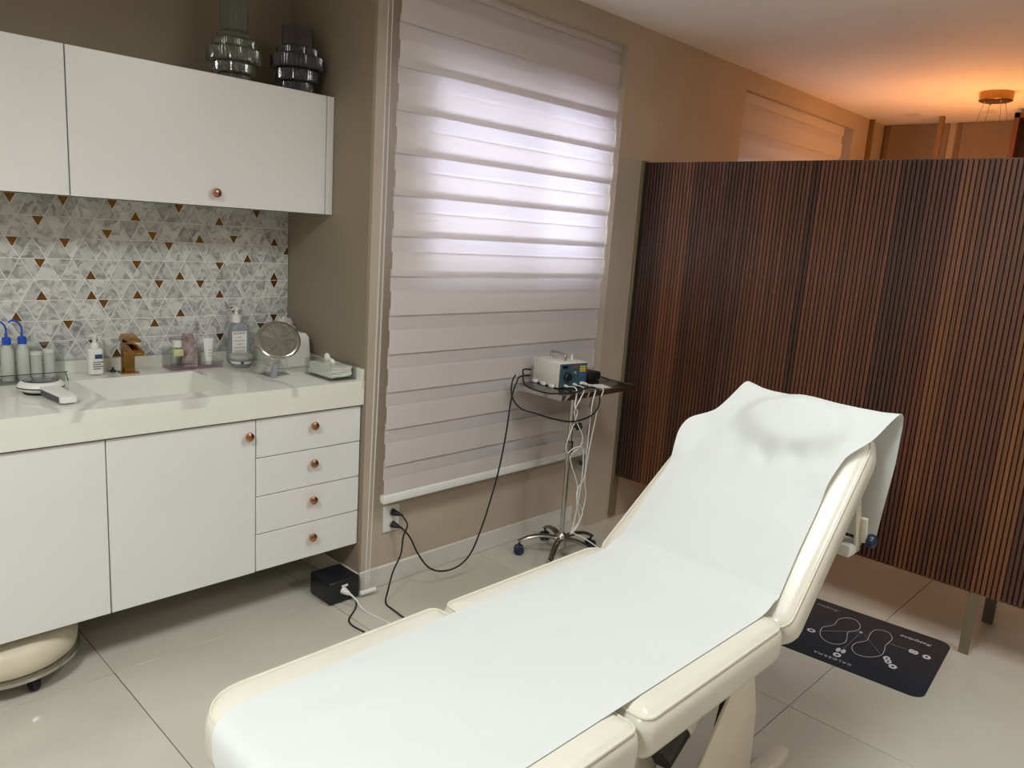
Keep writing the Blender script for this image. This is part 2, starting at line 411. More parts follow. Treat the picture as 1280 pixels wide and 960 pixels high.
ch = thing('blind_chain', 'white beaded blind chain looped down beside the vanity drawers', 'chain', (1.775, 2.428, .02))
bm = new_bm()
for x in (1.766, 1.785):
    z = 2.38
    while z > .06:
        xx = x - .018*(1-z/2.4)**2
        bmesh.ops.create_icosphere(bm, subdivisions=1, radius=.0026, matrix=Matrix.Translation((xx, 2.428, z))); z -= .0075
b_ = mk('beads', bm, 'white_plastic', ch); b_['kind'] = 'stuff'
bm = new_bm(); tube(bm, [(1.766-.018, 2.428, .05), (1.766, 2.428, 1.2), (1.766, 2.428, 2.4)], .0009, seg=5); tube(bm, [(1.785-.018, 2.428, .05), (1.785, 2.428, 1.2), (1.785, 2.428, 2.4)], .0009, seg=5)
mk('cord', bm, 'white_plastic', ch)
mk('weight', T([(1.722, 2.425, .022), (1.79, 2.415, .026)], .010, seg=12, smooth=False), 'white_plastic', ch)

# ------------------------------------------------------------------ upper cabinets
UY = 2.733
def knob(p, parent, r=.0165):
    p = Vector(p); X = Matrix.Rotation(PI/2, 4, 'X')
    bm = lathe(new_bm(), [(.006, 0), (.006, .012), (r*.8, .014), (r, .019), (r*.93, .025), (r*.5, .029), (0.0001, .030)], p, 20, X=X)
    return mk('knob', bm, 'copper', parent)
for x0, x1, lab, kx in ((.797, 1.748, 'white lacquered wall cabinet with end panel below the glass vases', 1.262), (-.15, .797, 'white lacquered wall cabinet over the blue capped bottles', .33)):
    c = thing('wall_cabinet', lab, 'cabinet', ((x0+x1)/2, UY, 1.535))
    e = x1-.034 if x1 > 1.7 else x1
    mk('body', B((x0+.001, UY+.02, 1.537), (e, YB-.002, 1.980), .0015, 1), 'lacquer', c)
    d = mk('door', B((x0+.0025, UY, 1.534), (e-.0015, UY+.0185, 1.983), .0012, 1), 'lacquer', c)
    knob((kx, UY, 1.581), d)
    if x1 > 1.7: mk('end_panel', B((e+.0015, UY, 1.534), (x1-.0015, YB-.002, 1.983), .0012, 1), 'lacquer', c)

# ------------------------------------------------------------------ vanity base cabinets
BY = 2.49; ZB, ZD = .213, .797
for x0, x1, lab in ((-.30, .25, 'white floating vanity cabinet under the countertop end'), (.25, .796, 'white floating vanity cabinet above the low stool'), (.796, 1.297, 'white floating vanity cabinet with one copper knob under the sink')):
    c = thing('vanity_cabinet', lab, 'cabinet', ((x0+x1)/2, BY, ZB))
    mk('body', B((x0+.001, BY+.02, ZB+.002), (x1-.001, YB-.002, .772 if x0 > .5 else ZD+.004)), 'lacquer', c)
    d = mk('door', B((x0+.002, BY, ZB), (x1-.002, BY+.019, ZD), .0012, 1), 'lacquer', c)
    if x0 > .5: knob((1.263, BY, .743), d)
c = thing('drawer_cabinet', 'white floating drawer unit with four copper knobs', 'cabinet', (1.52, BY, ZB))
mk('body', B((1.299, BY+.02, ZB+.002), (1.7465, YB-.002, ZD+.004)), 'lacquer', c)
zs = [.213, .359, .506, .653, .799]
for i in range(4):
    d = mk('drawer', B((1.299, BY, zs[i]+.0015), (1.743, BY+.019, zs[i+1]-.002), .0012, 1), 'lacquer', c)
    knob((1.526, BY, (.300, .452, .600, .748)[i]), d)
# counter with sink
ZC = .903; CF = 2.475
ct = thing('countertop', 'white quartz countertop with moulded sink basin and upstand', 'countertop', (1.0, CF, .81))
SX0, SX1, SY0, SY1 = .838, 1.257, 2.566, 2.918
bm = new_bm(); t0 = .868
for a, b in (((-.30, CF, t0), (SX0, YB-.001, ZC)), ((SX1, CF, t0), (XC-.0015, YB-.001, ZC)), ((SX0, CF, t0), (SX1, SY0, ZC)), ((SX0, SY1, t0), (SX1, YB-.001, ZC))): box(bm, a, b)
bmesh.ops.remove_doubles(bm, verts=bm.verts, dist=1e-5)
mk('slab', bm, 'quartz', ct)
mk('apron', B((-.30, CF+.0005, .8055), (XC-.0015, CF+.022, t0)), 'plain_quartz', ct)
mk('upstand', B((-.30, YB-.030, ZC), (XC-.016, YB-.011, .949), .001, 1), 'quartz', ct)
mk('side_upstand', B((XC-.0155, CF+.002, ZC), (XC-.0015, YB-.011, .949), .001, 1), 'quartz', ct)
bm = new_bm(); e = .0005
A_ = [(SX0+e, SY0+e), (SX1-e, SY0+e), (SX1-e, SY1-e), (SX0+e, SY1-e)]; zb = [.80, .81, .79, .79]
tv = [bm.verts.new((x, y, ZC-.001)) for x, y in A_]; bv = [bm.verts.new((x+(.01 if i in (0, 3) else -.01), y+(.015 if i < 2 else -.015), zb[i])) for i, (x, y) in enumerate(A_)]
ov = [bm.verts.new((x+(-.012 if i in (0, 3) else .012), y+(-.012 if i < 2 else .012), ZC-.036)) for i, (x, y) in enumerate(A_)]
obv = [bm.verts.new((x+(-.012 if i in (0, 3) else .012), y+(-.012 if i < 2 else .012), zb[i]-.012)) for i, (x, y) in enumerate(A_)]
for i in range(4):
    j = (i+1) % 4; bm.faces.new((tv[i], tv[j], bv[j], bv[i])); bm.faces.new((ov[i], obv[i], obv[j], ov[j]))
bm.faces.new(bv); bm.faces.new(obv[::-1])
mk('sink_basin', bm, 'plain_quartz', ct)
mk('drain_cover', lathe(new_bm(), [(.022, 0), (.022, .004), (.018, .006), (.0001, .006)], (1.05, 2.78, .797), 24), 'chrome', ct)

# ------------------------------------------------------------------ mosaic backsplash
a, h, X0, Z0 = .0809, .0731, .8105, 1.3145
GOLD = {(-1,-3,2),(-1,-3,6),(-1,-1,-8),(-1,-1,0),(-1,-1,4),(-1,1,-6),(-1,1,2),(-1,1,6),(-1,3,-8),(-1,4,-4),(-1,4,3),(-1,5,6),(-1,7,0),(-1,8,3),(-1,9,-2),(-1,10,2),(-1,11,6),(-1,13,-2),(-1,15,-8),(-1,15,0),(-1,16,-5),(-1,16,3),(-1,19,-7),(-1,19,6),(-1,21,-6),(-1,21,-2),(1,-3,-6),(1,-1,-4),(1,3,-4),(1,3,-2),(1,5,-10),(1,7,-4),(1,7,4),(1,8,-7),(1,11,-6),(1,11,-2),(1,13,2),(1,15,-4),(1,15,4),(1,18,0),(1,21,-2),(1,21,2),(1,22,1)}
bs = thing('mosaic_backsplash', 'triangular grey marble and gold mosaic backsplash behind the countertop', 'backsplash', (1.0, YB, .94))
ZLO, ZHI, XHI = .949, 1.533, XC-.002
mk('backing', B((-.30, YB-.0088, ZLO), (XHI, YB-.0005, ZHI)), 'mosaic_grout', bs)
def hv(I, J): return (X0+a/2*I+(J % 2)*a/4, Z0+J*h/2)
def clip(poly):
    def cut(P, f):
        out = []
        for i in range(len(P)):
            p, q = P[i], P[(i+1) % len(P)]; fp, fq = f(p), f(q)
            if fp >= 0: out.append(p)
            if (fp >= 0) != (fq >= 0):
                t = fp/(fp-fq); out.append((p[0]+(q[0]-p[0])*t, p[1]+(q[1]-p[1])*t))
        return out
    for f in (lambda p: XHI-p[0], lambda p: p[1]-ZLO, lambda p: ZHI-p[1]): poly = cut(poly, f) if poly else poly
    return poly
def inset(P, d):
    n = len(P); ar = sum(P[i][0]*P[(i+1) % n][1]-P[(i+1) % n][0]*P[i][1] for i in range(n))
    if ar < 0: P = P[::-1]
    out = []
    for i in range(n):
        p0, p1, p2 = Vector(P[i-1]), Vector(P[i]), Vector(P[(i+1) % n]); d1 = (p1-p0).normalized(); d2 = (p2-p1).normalized()
        n1 = Vector((-d1.y, d1.x)); n2 = Vector((-d2.y, d2.x)); k = 1+n1.dot(n2)
        out.append(tuple(p1+(n1+n2)*d/max(k, .25)))
    return out
def area2(P): return abs(sum(P[i][0]*P[(i+1) % len(P)][1]-P[(i+1) % len(P)][0]*P[i][1] for i in range(len(P))))/2
def mosaic(P, name, m, dep):
    P = clip(P)
    if len(P) < 3 or area2(P) < 6e-5: return
    P = inset(P, .0013)
    if area2(P) < 2e-5: return
    cx = sum(p[0] for p in P)/len(P); cz = sum(p[1] for p in P)/len(P)
    mk(name, prism(P, lambda x, z: (x, YB-.005, z), lambda x, z: (x, YB-.0095-dep, z)), m, bs, loc=(cx, YB, cz))
for J in range(-10, 7, 2):
    off = 0 if J % 4 == 0 else 1
    for k in range(-5, 13):
        I = 2*k+off
        if X0+a/2*I < .47 or X0+a/2*I > XHI: continue
        # up triangle from line J (apex on J+2), down triangle from line J (apex on J-2)
        for d in (1, -1):
            if d == 1:
                V = [hv(I, J), hv(I+2, J), hv(I+1, J+2)]
                corners = [(1, I, J), (1, I+1, J), (1, I, J+1)]
            else:
                V = [hv(I, J), hv(I+2, J), hv(I+1, J-2)]
                corners = [(-1, I, J), (-1, I+1, J), (-1, I, J-1)]
            mid = [tuple((V[p][q]+V[r][q])/2 for q in (0, 1)) for p, r in ((0, 1), (1, 2), (2, 0))]
            gi = [q for q in range(3) if corners[q] in GOLD]
            dep = random.uniform(0, .0005)
            if not gi: mosaic(V, 'marble_tile', 'marble', dep); continue
            q = gi[0]
            tri = [(V[0], mid[0], mid[2]), (V[1], mid[1], mid[0]), (V[2], mid[2], mid[1])][q]
            quad = [(mid[0], V[1], V[2], mid[2]), (mid[1], V[2], V[0], mid[0]), (mid[2], V[0], V[1], mid[1])][q]
            mosaic(list(tri), 'gold_tile', 'gold_tile', .0002); mosaic(list(quad), 'marble_tile', 'marble', dep)

# ------------------------------------------------------------------ slatted partition
PXX = 3.315; PZ0, PZ1 = .257, 1.902; PY0, PY1 = -.02, 2.352
pt = thing('slatted_partition', 'dark walnut slatted partition on metal legs beside the bed', 'partition', (PXX, 1.2, 0))
mk('backing_panel', B((PXX+.012, PY0, PZ0), (PXX+.030, PY1, PZ1-.004)), 'dark_inside', pt)
mk('end_post', B((PXX-.006, PY1+.001, .02), (PXX+.045, YP-.001, PZ1+.010), .001, 1), 'olive_metal', pt)
mk('end_board', B((PXX+.006, 2.331, PZ0), (PXX+.011, PY1, PZ1)), 'dark_inside', pt)
mk('top_trim', B((PXX+.031, PY0, PZ1-.03), (PXX+.045, PY1, PZ1+.004)), 'olive_metal', pt)
pitch = .0180; y = 2.328; sl = None; n = 0; tone = (96, 58, 42); left = 0
tones = [(94, 56, 36), (80, 48, 36), (106, 64, 38), (66, 40, 32), (97, 58, 38), (118, 74, 44), (86, 48, 30), (72, 42, 28)]
while y-pitch > PY0:
    if left <= 0: tone = random.choice(tones); left = random.randint(2, 7)
    left -= 1; w = pitch-.0042
    if sl is None:
        s_ = mk('slat', B((PXX, y-w, PZ0), (PXX+.0118, y, PZ1), .0016, 1), 'slat_wood', pt, loc=(PXX, y-w/2, PZ0)); sl = s_.data
    else:
        s_ = bpy.data.objects.new('slat', sl); COL.objects.link(s_); s_.parent = pt; s_.location = Vector((PXX, y-w/2, PZ0))-Vector(pt.location)
    f = random.uniform(.82, 1.18); s_.color = (*[v*f for v in s2l(tone)], 1); y -= pitch; n += 1
for yy in (.595, 2.0):
    mk('leg', B((PXX-.001+.002, yy-.012, 0), (PXX+.011, yy+.024, PZ0-.001), .001, 1), 'olive_metal', pt)
    mk('rear_leg', B((PXX+.38, yy-.01, 0), (PXX+.41, yy+.03, PZ0+.3), .001, 1), 'pewter_metal', pt)
    mk('leg_brace', B((PXX+.0305, yy, PZ0+.26), (PXX+.379, yy+.02, PZ0+.29)), 'pewter_metal', pt)

# ------------------------------------------------------------------ treatment bed
bed = thing('treatment_bed', 'cream leather treatment bed with raised backrest', 'bed', (1.4, .965, 0))
ZS = .65; EY0, EY1 = .665, 1.27; YM = .9675
fl = lambda u, v, w: (u, v, ZS+w)
BA = math.atan(.77); BO = Vector((1.735, 0, .640)); bu = Vector((math.cos(BA), 0, math.sin(BA))); bw = Vector((-math.sin(BA), 0, math.cos(BA)))
def fb(u, v, w):
    hw = 1.0-.13*max(0, min(1, u/.70)); vv = YM+(v-YM)*hw
    p = BO+bu*u+bw*w; return (p.x, vv, p.z)
def seat_map(u, v, w): return (u, v, ZS+w)
def cush(name, u0, u1, er, rs, f, th=.105):
    c = mk(name, cushion(u0, u1, EY0, EY1, th, er, rs, f), 'leather', bed, sharp=60)
    i = er*.28
    pts = [f(u, v, -er*.28+.0015) for u, v in rrect(u0+i, u1-i, EY0+i, EY1-i, [max(r-i, .01) for r in rs], 6)]
    mk('piping', tube(new_bm(), pts, .0028, seg=6, closed=True, smooth=False), 'piping_leather', c)
    return c
cush('leg_cushion', .525, 1.118, .036, (.10, .035, .035, .10), fl)
cush('seat_cushion', 1.124, 1.725, .040, (.035, .06, .06, .035), fl)
cush('backrest_cushion', -.04, .695, .042, (.06, .13, .20, .06), fb, .10)
mk('head_pillow', cushion(.52, .64, YM-.135, YM+.06, .022, .010, (.05,)*4, lambda u, v, w: fb(u, v, w+.022)), 'leather', bed, sharp=60)
# frame
bm = new_bm()
for yy in (EY0+.06, EY1-.10): box(bm, (.62, yy, .505), (1.72, yy+.04, .543))
for xx in (.64, 1.10, 1.66): box(bm, (xx, EY0+.06, .505), (xx+.04, EY1-.06, .543))
mk('seat_frame', bm, 'cream_metal', bed)
bm = new_bm()
for yy in (.78, 1.11):
    prism(rrect(.02, .62, 0, .03, (.004,)*4, 1), lambda u, w: fb(u, yy, -.135+w), lambda u, w: fb(u, yy+.04, -.135+w), bm)
prism(rrect(.5, .54, 0, .03, (.004,)*4, 1), lambda u, w: fb(u, .80, -.135+w), lambda u, w: fb(u, 1.13, -.135+w), bm)
mk('back_frame', bm, 'cream_metal', bed)
for yy in (.755, 1.16):
    mk('rail', B((.85, yy, .035), (2.085, yy+.05, .085), .012, 2), 'cream_metal', bed)
    P = [(1.748, .503), (1.80, .44), (1.845, .30), (1.86, .09), (1.47, .09), (1.56, .27)]
    mk('side_plate', prism(P, lambda x, z: (x, yy+.018, z), lambda x, z: (x, yy+.026, z), bev=.0015), 'cream_metal', bed)
    for xx in (.90, 2.04):
        f_ = mk('caster', lathe(new_bm(), [(.008, -.011), (.030, -.011), (.034, -.006), (.034, .006), (.030, .011), (.008, .011)], (xx, yy+.025, .034), 24, X=Matrix.Rotation(PI/2, 4, 'X')), 'black_rubber', bed)
bm = new_bm(); box(bm, (.95, .76, .04), (1.0, 1.20, .08)); box(bm, (1.55, .76, .04), (1.60, 1.20, .08)); mk('cross_beam', bm, 'cream_metal', bed)
P = [(1.16, .09), (1.52, .09), (1.58, .30), (1.50, .49), (1.20, .49), (1.13, .30)]
mk('lift_housing', prism(P, lambda x, z: (x, .88, z), lambda x, z: (x, 1.07, z), bev=.02), 'ivory_plastic', bed)
mk('lift_arm', cyl((1.62, .965, .12), (1.745, .965, .50), .032, 20), 'dark_metal', bed)
mk('actuator', tube(new_bm(), [(1.575, .875, .335), (1.755, .875, .455)], .060, seg=28, smooth=False), 'ivory_plastic', bed)
mk('actuator_cap', tube(new_bm(), [(1.500, .875, .285), (1.574, .875, .3345)], .057, seg=28, smooth=False), 'dark_metal', bed)
mk('lift_link', prism([(1.62, .09), (1.70, .09), (1.80, .46), (1.76, .50), (1.72, .46)], lambda x, z: (x, .800, z), lambda x, z: (x, .808, z), bev=.001), 'dark_metal', bed)
# paper roll holder behind the backrest
rh = Vector((2.215, 0, .715))
for yy in (.700, 1.17): mk('roll_bracket', prism([(2.235, .715), (2.215, .70), (2.185, .715), (2.16, .78), (2.13, .86), (2.16, .87), (2.19, .80), (2.215, .755), (2.235, .74)], lambda x, z: (x, yy, z), lambda x, z: (x, yy+.006, z)), 'cream_metal', bed)
mk('roll_clamp', B((2.15, .702, .682), (2.235, .760, .718), .008, 2), 'white_plastic', bed)
mk('lever', T([(2.215, .693, .722), (2.202, .692, .755), (2.196, .693, .795)], .011, seg=10, flat=.7), 'ivory_plastic', bed)
mk('clamp_knob', lathe(new_bm(), [(.006, 0), (.006, .01), (.018, .013), (.021, .022), (.019, .032), (.010, .038), (.0001, .039)], (2.222, .696, .727), 20, X=Matrix.Rotation(PI/2, 4, 'X')), 'navy_plastic', bed)

# paper sheet on the bed
def profile():
    P = [(.505, .606), (.510, .628), (.518, .647), (.534, .6565), (.56, .6575)]
    x = .60
    while x < 1.665: P.append((x, .6570)); x += .035
    P += [(1.69, .659), (1.715, .667), (1.737, .682)]
    u = .035
    while u < .70:
        q = BO+bu*u+bw*.014; P.append((q.x, q.z)); u += .025
    q = BO+bu*.712+bw*.012; P.append((q.x, q.z)); P.append((q.x+.016, q.z-.004)); P.append((q.x+.024, q.z-.025))
    z = q.z-.055; k = 0
    while z > .685: P.append((q.x+.026-.012*math.sin(k*.22), z)); z -= .03; k += 1
    return P
PR = profile(); NV = 40
S = [0]
for i in range(1, len(PR)): S.append(S[-1]+math.hypot(PR[i][0]-PR[i-1][0], PR[i][1]-PR[i-1][1]))
def interp(t, tab):
    for i in range(len(tab)-1):
        if t <= tab[i+1][0]:
            f = (t-tab[i][0])/(tab[i+1][0]-tab[i][0]); f = max(0, min(1, f)); return tab[i][1]+(tab[i+1][1]-tab[i][1])*f
    return tab[-1][1]
SE = len([p for p in PR if p[0] < 1.735 and p[1] < .7]); sb = S[SE]    # start of the backrest
NEAR = [(0, .73), (.2, .728), (1.2, .722), (sb, .72), (sb+.15, .735), (sb+.40, .752), (sb+.50, .745), (sb+.58, .700), (sb+.70, .672), (sb+.85, .672), (sb+1.2, .70)]
FAR = [(0, 1.115), (.045, 1.150), (.10, 1.182), (.5, 1.19), (1.2, 1.205), (sb, 1.205), (sb+.30, 1.215), (sb+.42, 1.232), (sb+.50, 1.225), (sb+.55, 1.175), (sb+.70, 1.143), (sb+.85, 1.14), (sb+1.2, 1.13)]
bm = new_bm(); rows = []
sp_ = lambda q: abs(q-sb)
for i, (x, z) in enumerate(PR):
    j0, j1 = max(i-1, 0), min(i+1, len(PR)-1); tx, tz = PR[j1][0]-PR[j0][0], PR[j1][1]-PR[j0][1]; l = math.hypot(tx, tz) or 1
    nx, nz = -tz/l, tx/l; s = S[i]; y0, y1 = interp(s, NEAR), interp(s, FAR); row = []
    for k in range(NV+1):
        t = k/NV; y = y0+(y1-y0)*t
        w = .006*noise.noise(Vector((s*3.1, y*4.5, 1.7)))+.0045*(1-abs(noise.noise(Vector((s*4+y*5, y*5-s*2, 4.2))))*2)*.6+.003*noise.noise(Vector((s*11+y*4, y*12, 4.2)))
        w = max(w, -.002)*(.35 if sp_(s) < .03 else 1)
        sp = s-sb
        # head pillow and the creases around it
        d = math.hypot((sp-.575)/.098, (y-.925)/.155); w += .040/(1+math.exp((d-1)*11))
        w += .012*math.exp(-((sp-.455-.02*math.sin(y*17))/.016)**2)*math.exp(-((y-.93)/.11)**2)*math.sin(y*70)
        if sp > .1: w += .010*max(0, noise.noise(Vector((s*7+y*3, y*10, 8.))))*min(1, (sp-.1)/.25)
        if sp > .60: w = max(w, .0)
        e1 = max(0, 1-(1-t)*9); e0 = max(0, 1-t*9)
        ed = max(e0, e1)
        if sp < .3: w = w*(1-ed)-.0015*ed
        if sp > .36: w += e1*.03*math.exp(-((sp-.45)/.06)**2)+e1*.012+e0*.008
        if sp > .74: w = w*.5+.006*math.sin(y*22)*min(1, (sp-.74)*4)
        row.append(bm.verts.new((x+nx*w, y, z+nz*w)))
    rows.append(row)
for i in range(len(rows)-1):
    for k in range(NV): bm.faces.new((rows[i][k], rows[i][k+1], rows[i+1][k+1], rows[i+1][k]))
sh = mk('paper_sheet', bm, 'sheet_paper', sharp=180)
md = sh.modifiers.new('smooth', 'SUBSURF'); md.levels = 1; md.render_levels = 1
tag(sh, 'white disposable paper sheet draped over the cream bed and its backrest', 'bed sheet')

# ------------------------------------------------------------------ floor mat with print
fm = thing('floor_mat', 'black printed rubber mat on the floor by the partition leg', 'mat', (3.05, 1.05, 0))
ma = math.radians(5); mu = Vector((math.cos(ma), math.sin(ma))); mv = Vector((-math.sin(ma), math.cos(ma))); mo = Vector((2.828, .603))
def mp_(u, v): p = mo+mu*u+mv*v; return p
PO = rrect(0, .53, 0, .98, (.045,)*4, 6)
mk('base', prism(PO, lambda u, v: (*mp_(u, v), .0005), lambda u, v: (*mp_(u, v), .004)), 'mat_rubber', fm)
ZM = .0045
OUT1 = [(3.015,1.048),(3.063,1.056),(3.119,1.035),(3.182,1.041),(3.23,1.022),(3.239,.988),(3.199,.956),(3.156,.951),(3.103,.97),(3.056,.955),(3.003,.946),(2.962,.966),(2.956,.999),(2.98,1.031)]
OUT2 = [(2.993,.912),(3.043,.914),(3.097,.893),(3.159,.903),(3.211,.904),(3.24,.884),(3.239,.854),(3.203,.83),(3.16,.827),(3.116,.827),(3.069,.815),(3.02,.813),(2.969,.841),(2.954,.881)]
for O in (OUT1, OUT2): mk('printed_outline', T([(x, y, ZM) for x, y in O], .0011, seg=6, n=5, closed=True, flat=.5), 'print_white', fm)
bm = new_bm()
for p, q in (((3.148, .934), (2.937, .929)), ((3.145, .922), (3.031, .818)), ((3.021, 1.051), (3.149, .942)), ((3.148, .823), (3.157, .758))): tube(bm, [(*p, ZM), (*q, ZM)], .0006, seg=4, smooth=False)
mk('printed_lines', bm, 'print_grey', fm)
def ell(x, y, ru, rv, hole=0): 
    bm = new_bm()
    if hole: return tube(bm, [(x+mu.x*ru*math.cos(t)+mv.x*rv*math.sin(t), y+mu.y*ru*math.cos(t)+mv.y*rv*math.sin(t), ZM) for t in [2*PI*i/14 for i in range(14)]], hole, seg=6, closed=True, smooth=False, flat=.3)
    return prism([(ru*math.cos(2*PI*i/14), rv*math.sin(2*PI*i/14)) for i in range(14)], lambda u, v: (x+mu.x*u+mv.x*v, y+mu.y*u+mv.y*v, .004), lambda u, v: (x+mu.x*u+mv.x*v, y+mu.y*u+mv.y*v, ZM+.0003), bm)
for x, y, ru, rv, hl in ((3.148, .934, .007, .006, 0), (2.929, .940, .018, .008, 0), (2.933, .922, .018, .008, 0), (2.886, .928, .013, .010, .005), (2.974, .752, .013, .010, .005), (3.158, .687, .013, .010, .005), (2.994, 1.077, .012, .012, .004), (3.158, .742, .013, .006, .0045), (3.158, .728, .013, .006, .0045), (3.018, .789, .013, .008, .0045), (2.998, .777, .013, .008, .0045)):
    mk('printed_mark', ell(x, y, ru, rv, hl), 'print_white', fm)
tx = -Vector((mv.x, mv.y, 0)); 
def mtext(s, x, y, size, m, sh_=0., sp=1.): mk('printed_text', text_bm(s, size, frame((x, y, ZM), (mv.x, mv.y, 0), (-mu.x, -mu.y, 0)), sh_, .0002, sp), m, fm)
mtext('GALDERMA', 2.847, .93, .022, 'print_white', sp=1.35)
mtext('Restylane', 3.264, .757, .030, 'print_white', .35); mtext('Sculptra', 3.256, 1.115, .028, 'print_grey', .35)

# ------------------------------------------------------------------ trolley
TX, TY = 2.715, 2.20; TZ = .845
tr = thing('instrument_trolley', 'chrome pole trolley with flat tray on a five star caster base', 'trolley', (TX, TY, 0))
mk('tray', B((2.47, 2.06, TZ-.012), (2.99, 2.355, TZ), .003, 2), 'steel', tr)
bm = new_bm(); box(bm, (2.468, 2.055, TZ-.022), (2.992, 2.0595, TZ+.002)); box(bm, (2.468, 2.0555, TZ-.022), (2.4695, 2.357, TZ+.002)); box(bm, (2.9905, 2.0555, TZ-.022), (2.994, 2.357, TZ+.002)); mk('tray_rim', bm, 'chrome', tr)
mk('pole', cyl((TX, TY, .10), (TX, TY, TZ-.0125), .0115, 24), 'chrome', tr)
mk('collar', lathe(new_bm(), [(.0117, .52), (.019, .525), (.019, .575), (.0117, .58)], (TX, TY, 0), 24), 'steel', tr)
mk('clamp_knob', lathe(new_bm(), [(.006, .015), (.006, .03), (.018, .034), (.019, .052), (.0001, .054)], (TX, TY, .645), 18, X=frame((0, 0, 0), (0, 0, 1), (-.35, -.93, 0))), 'black_plastic', tr)
mk('hub', lathe(new_bm(), [(.010, .045), (.026, .05), (.030, .09), (.024, .115), (.0125, .125)], (TX, TY, 0), 28), 'chrome', tr)
for k in range(5):
    an = math.radians(208+72*k); d = Vector((math.cos(an), math.sin(an), 0)); o_ = Vector((TX, TY, 0)); R_ = .205
    lg = mk('leg', tube(new_bm(), [o_+d*.022+Vector((0, 0, .095)), o_+d*.09+Vector((0, 0, .102)), o_+d*.16+Vector((0, 0, .088)), o_+d*R_+Vector((0, 0, .066))], lambda t: .017-.005*t, seg=10, flat=.6), 'steel', tr)
    cx = o_+d*(R_-.006); s_ = Vector((-d.y, d.x, 0)); X = frame((0, 0, 0), d, (0, 0, 1))
    for q in (-.013, .013):
        mk('caster_wheel', lathe(new_bm(), [(.004, -.008), (.020, -.008), (.024, -.005), (.024, .005), (.020, .008), (.004, .008)], cx+s_*q+Vector((0, 0, .0245)), 20, X=X), 'navy_plastic', lg)
    mk('caster_stem', cyl(cx+Vector((0, 0, .03)), cx+Vector((0, 0, .07)), .005, 10), 'black_plastic', lg)

# medical device
dv = thing('electrosurgical_unit', 'ivory electrosurgical box with teal front panel on the trolley', 'medical device', (2.66, 2.25, TZ))
du = Vector((.986, -.165, 0)); dw = Vector((.165, .986, 0)); do = Vector((2.556, 2.160, TZ+.006)); DW, DD, DH = .166, .19, .112
DX = Matrix((du, dw, Vector((0, 0, 1)))).transposed().to_4x4(); DX.translation = do
mk('casing', B((0, .006, 0), (DW, DD, DH), .006, 2, DX), 'ivory_plastic', dv)
fp = mk('front_panel', B((.004, 0, .002), (DW-.004, .0055, DH-.004), .002, 1, DX), 'teal_panel', dv)
def fpbox(x0, z0, x1, z1, m, nm): mk(nm, B((x0, -.0012, z0), (x1, -.0001, z1), 0, 1, DX), m, fp)
fpbox(.018, .088, .046, .101, 'black_glass', 'display'); fpbox(.078, .090, .104, .098, 'label_red', 'red_lettering')
for q in range(3): fpbox(.118, .090-.010*q, .152, .097-.010*q, 'label_yellow', 'yellow_label')
fpbox(.118, .050, .152, .064, 'label_blue', 'blue_label'); fpbox(.124, .012, .146, .024, 'label_white', 'white_label')
FX = DX @ Matrix.Rotation(PI/2, 4, 'X')
def fcyl(x, z, r, l, m, nm): mk(nm, lathe(new_bm(), [(r, 0), (r, l*.8), (r*.85, l), (.0001, l)], (0, 0, 0), 20, X=DX @ Matrix.Translation((x, 0, z)) @ Matrix.Rotation(PI/2, 4, 'X')), m, dv)
fcyl(.046, .050, .020, .016, 'black_plastic', 'dial'); fcyl(.090, .068, .006, .006, 'grey_plastic', 'button')
for x in (.038, .088, .150): fcyl(x, .010 if x < .05 else .014, .0065, .018, 'white_plastic', 'plug')
mk('handle', tube(new_bm(), [DX @ Vector(p) for p in ((.07, .05, DH), (.07, .052, DH+.02), (.072, .065, DH+.028), (.085, .155, DH+.028), (.087, .168, DH+.02), (.087, .17, DH))], .006, seg=10, n=4), 'chrome', dv)
mk('toggle', cyl(DX @ Vector((.135, .08, DH)), DX @ Vector((.135, .08, DH+.022)), .005, 12), 'white_plastic', dv)
for q in range(3): mk('side_foot', B((-.010, .03+.06*q, -.004), (.002, .06+.06*q, .010), .003, 2, DX), 'white_plastic', dv)
for x_, z_ in ((.02, .095), (.17, .10), (.02, .012)): mk('screw', lathe(new_bm(), [(.0025, 0), (.002, .0015), (.0001, .0016)], (0, 0, 0), 10, X=DX @ Matrix.Translation((0, x_, z_)) @ Matrix.Rotation(-PI/2, 4, 'Y')), 'dark_metal', dv)
mk('rubber_feet', box(box(new_bm(), (.02, .02, -.006), (.04, .17, 0), 0, 1, DX), (.12, .02, -.006), (.14, .17, 0), 0, 1, DX), 'black_rubber', dv)
pz = thing('zip_case', 'small black zip case lying behind the ivory box on the trolley', 'case', (2.90, 2.25, TZ))
mk('case_body', B((2.845, 2.215, TZ+.001), (2.935, 2.30, TZ+.042), .010, 3), 'black_rubber', pz)
mk('wrist_strap', T([(2.935, 2.25, TZ+.02), (2.95, 2.24, TZ+.016), (2.968, 2.22, TZ+.008), (2.98, 2.205, TZ+.004)], .0025, seg=6), 'black_rubber', pz)
lf = tag(mk('leaflet', B((2.75, 2.085, TZ+.0005), (2.84, 2.16, TZ+.002), 0, 1, Matrix.Translation((2.79, 2.12, 0)) @ Matrix.Rotation(-.3, 4, 'Z') @ Matrix.Translation((-2.79, -2.12, 0))), 'label_white'), 'folded white leaflet on the trolley tray', 'leaflet')

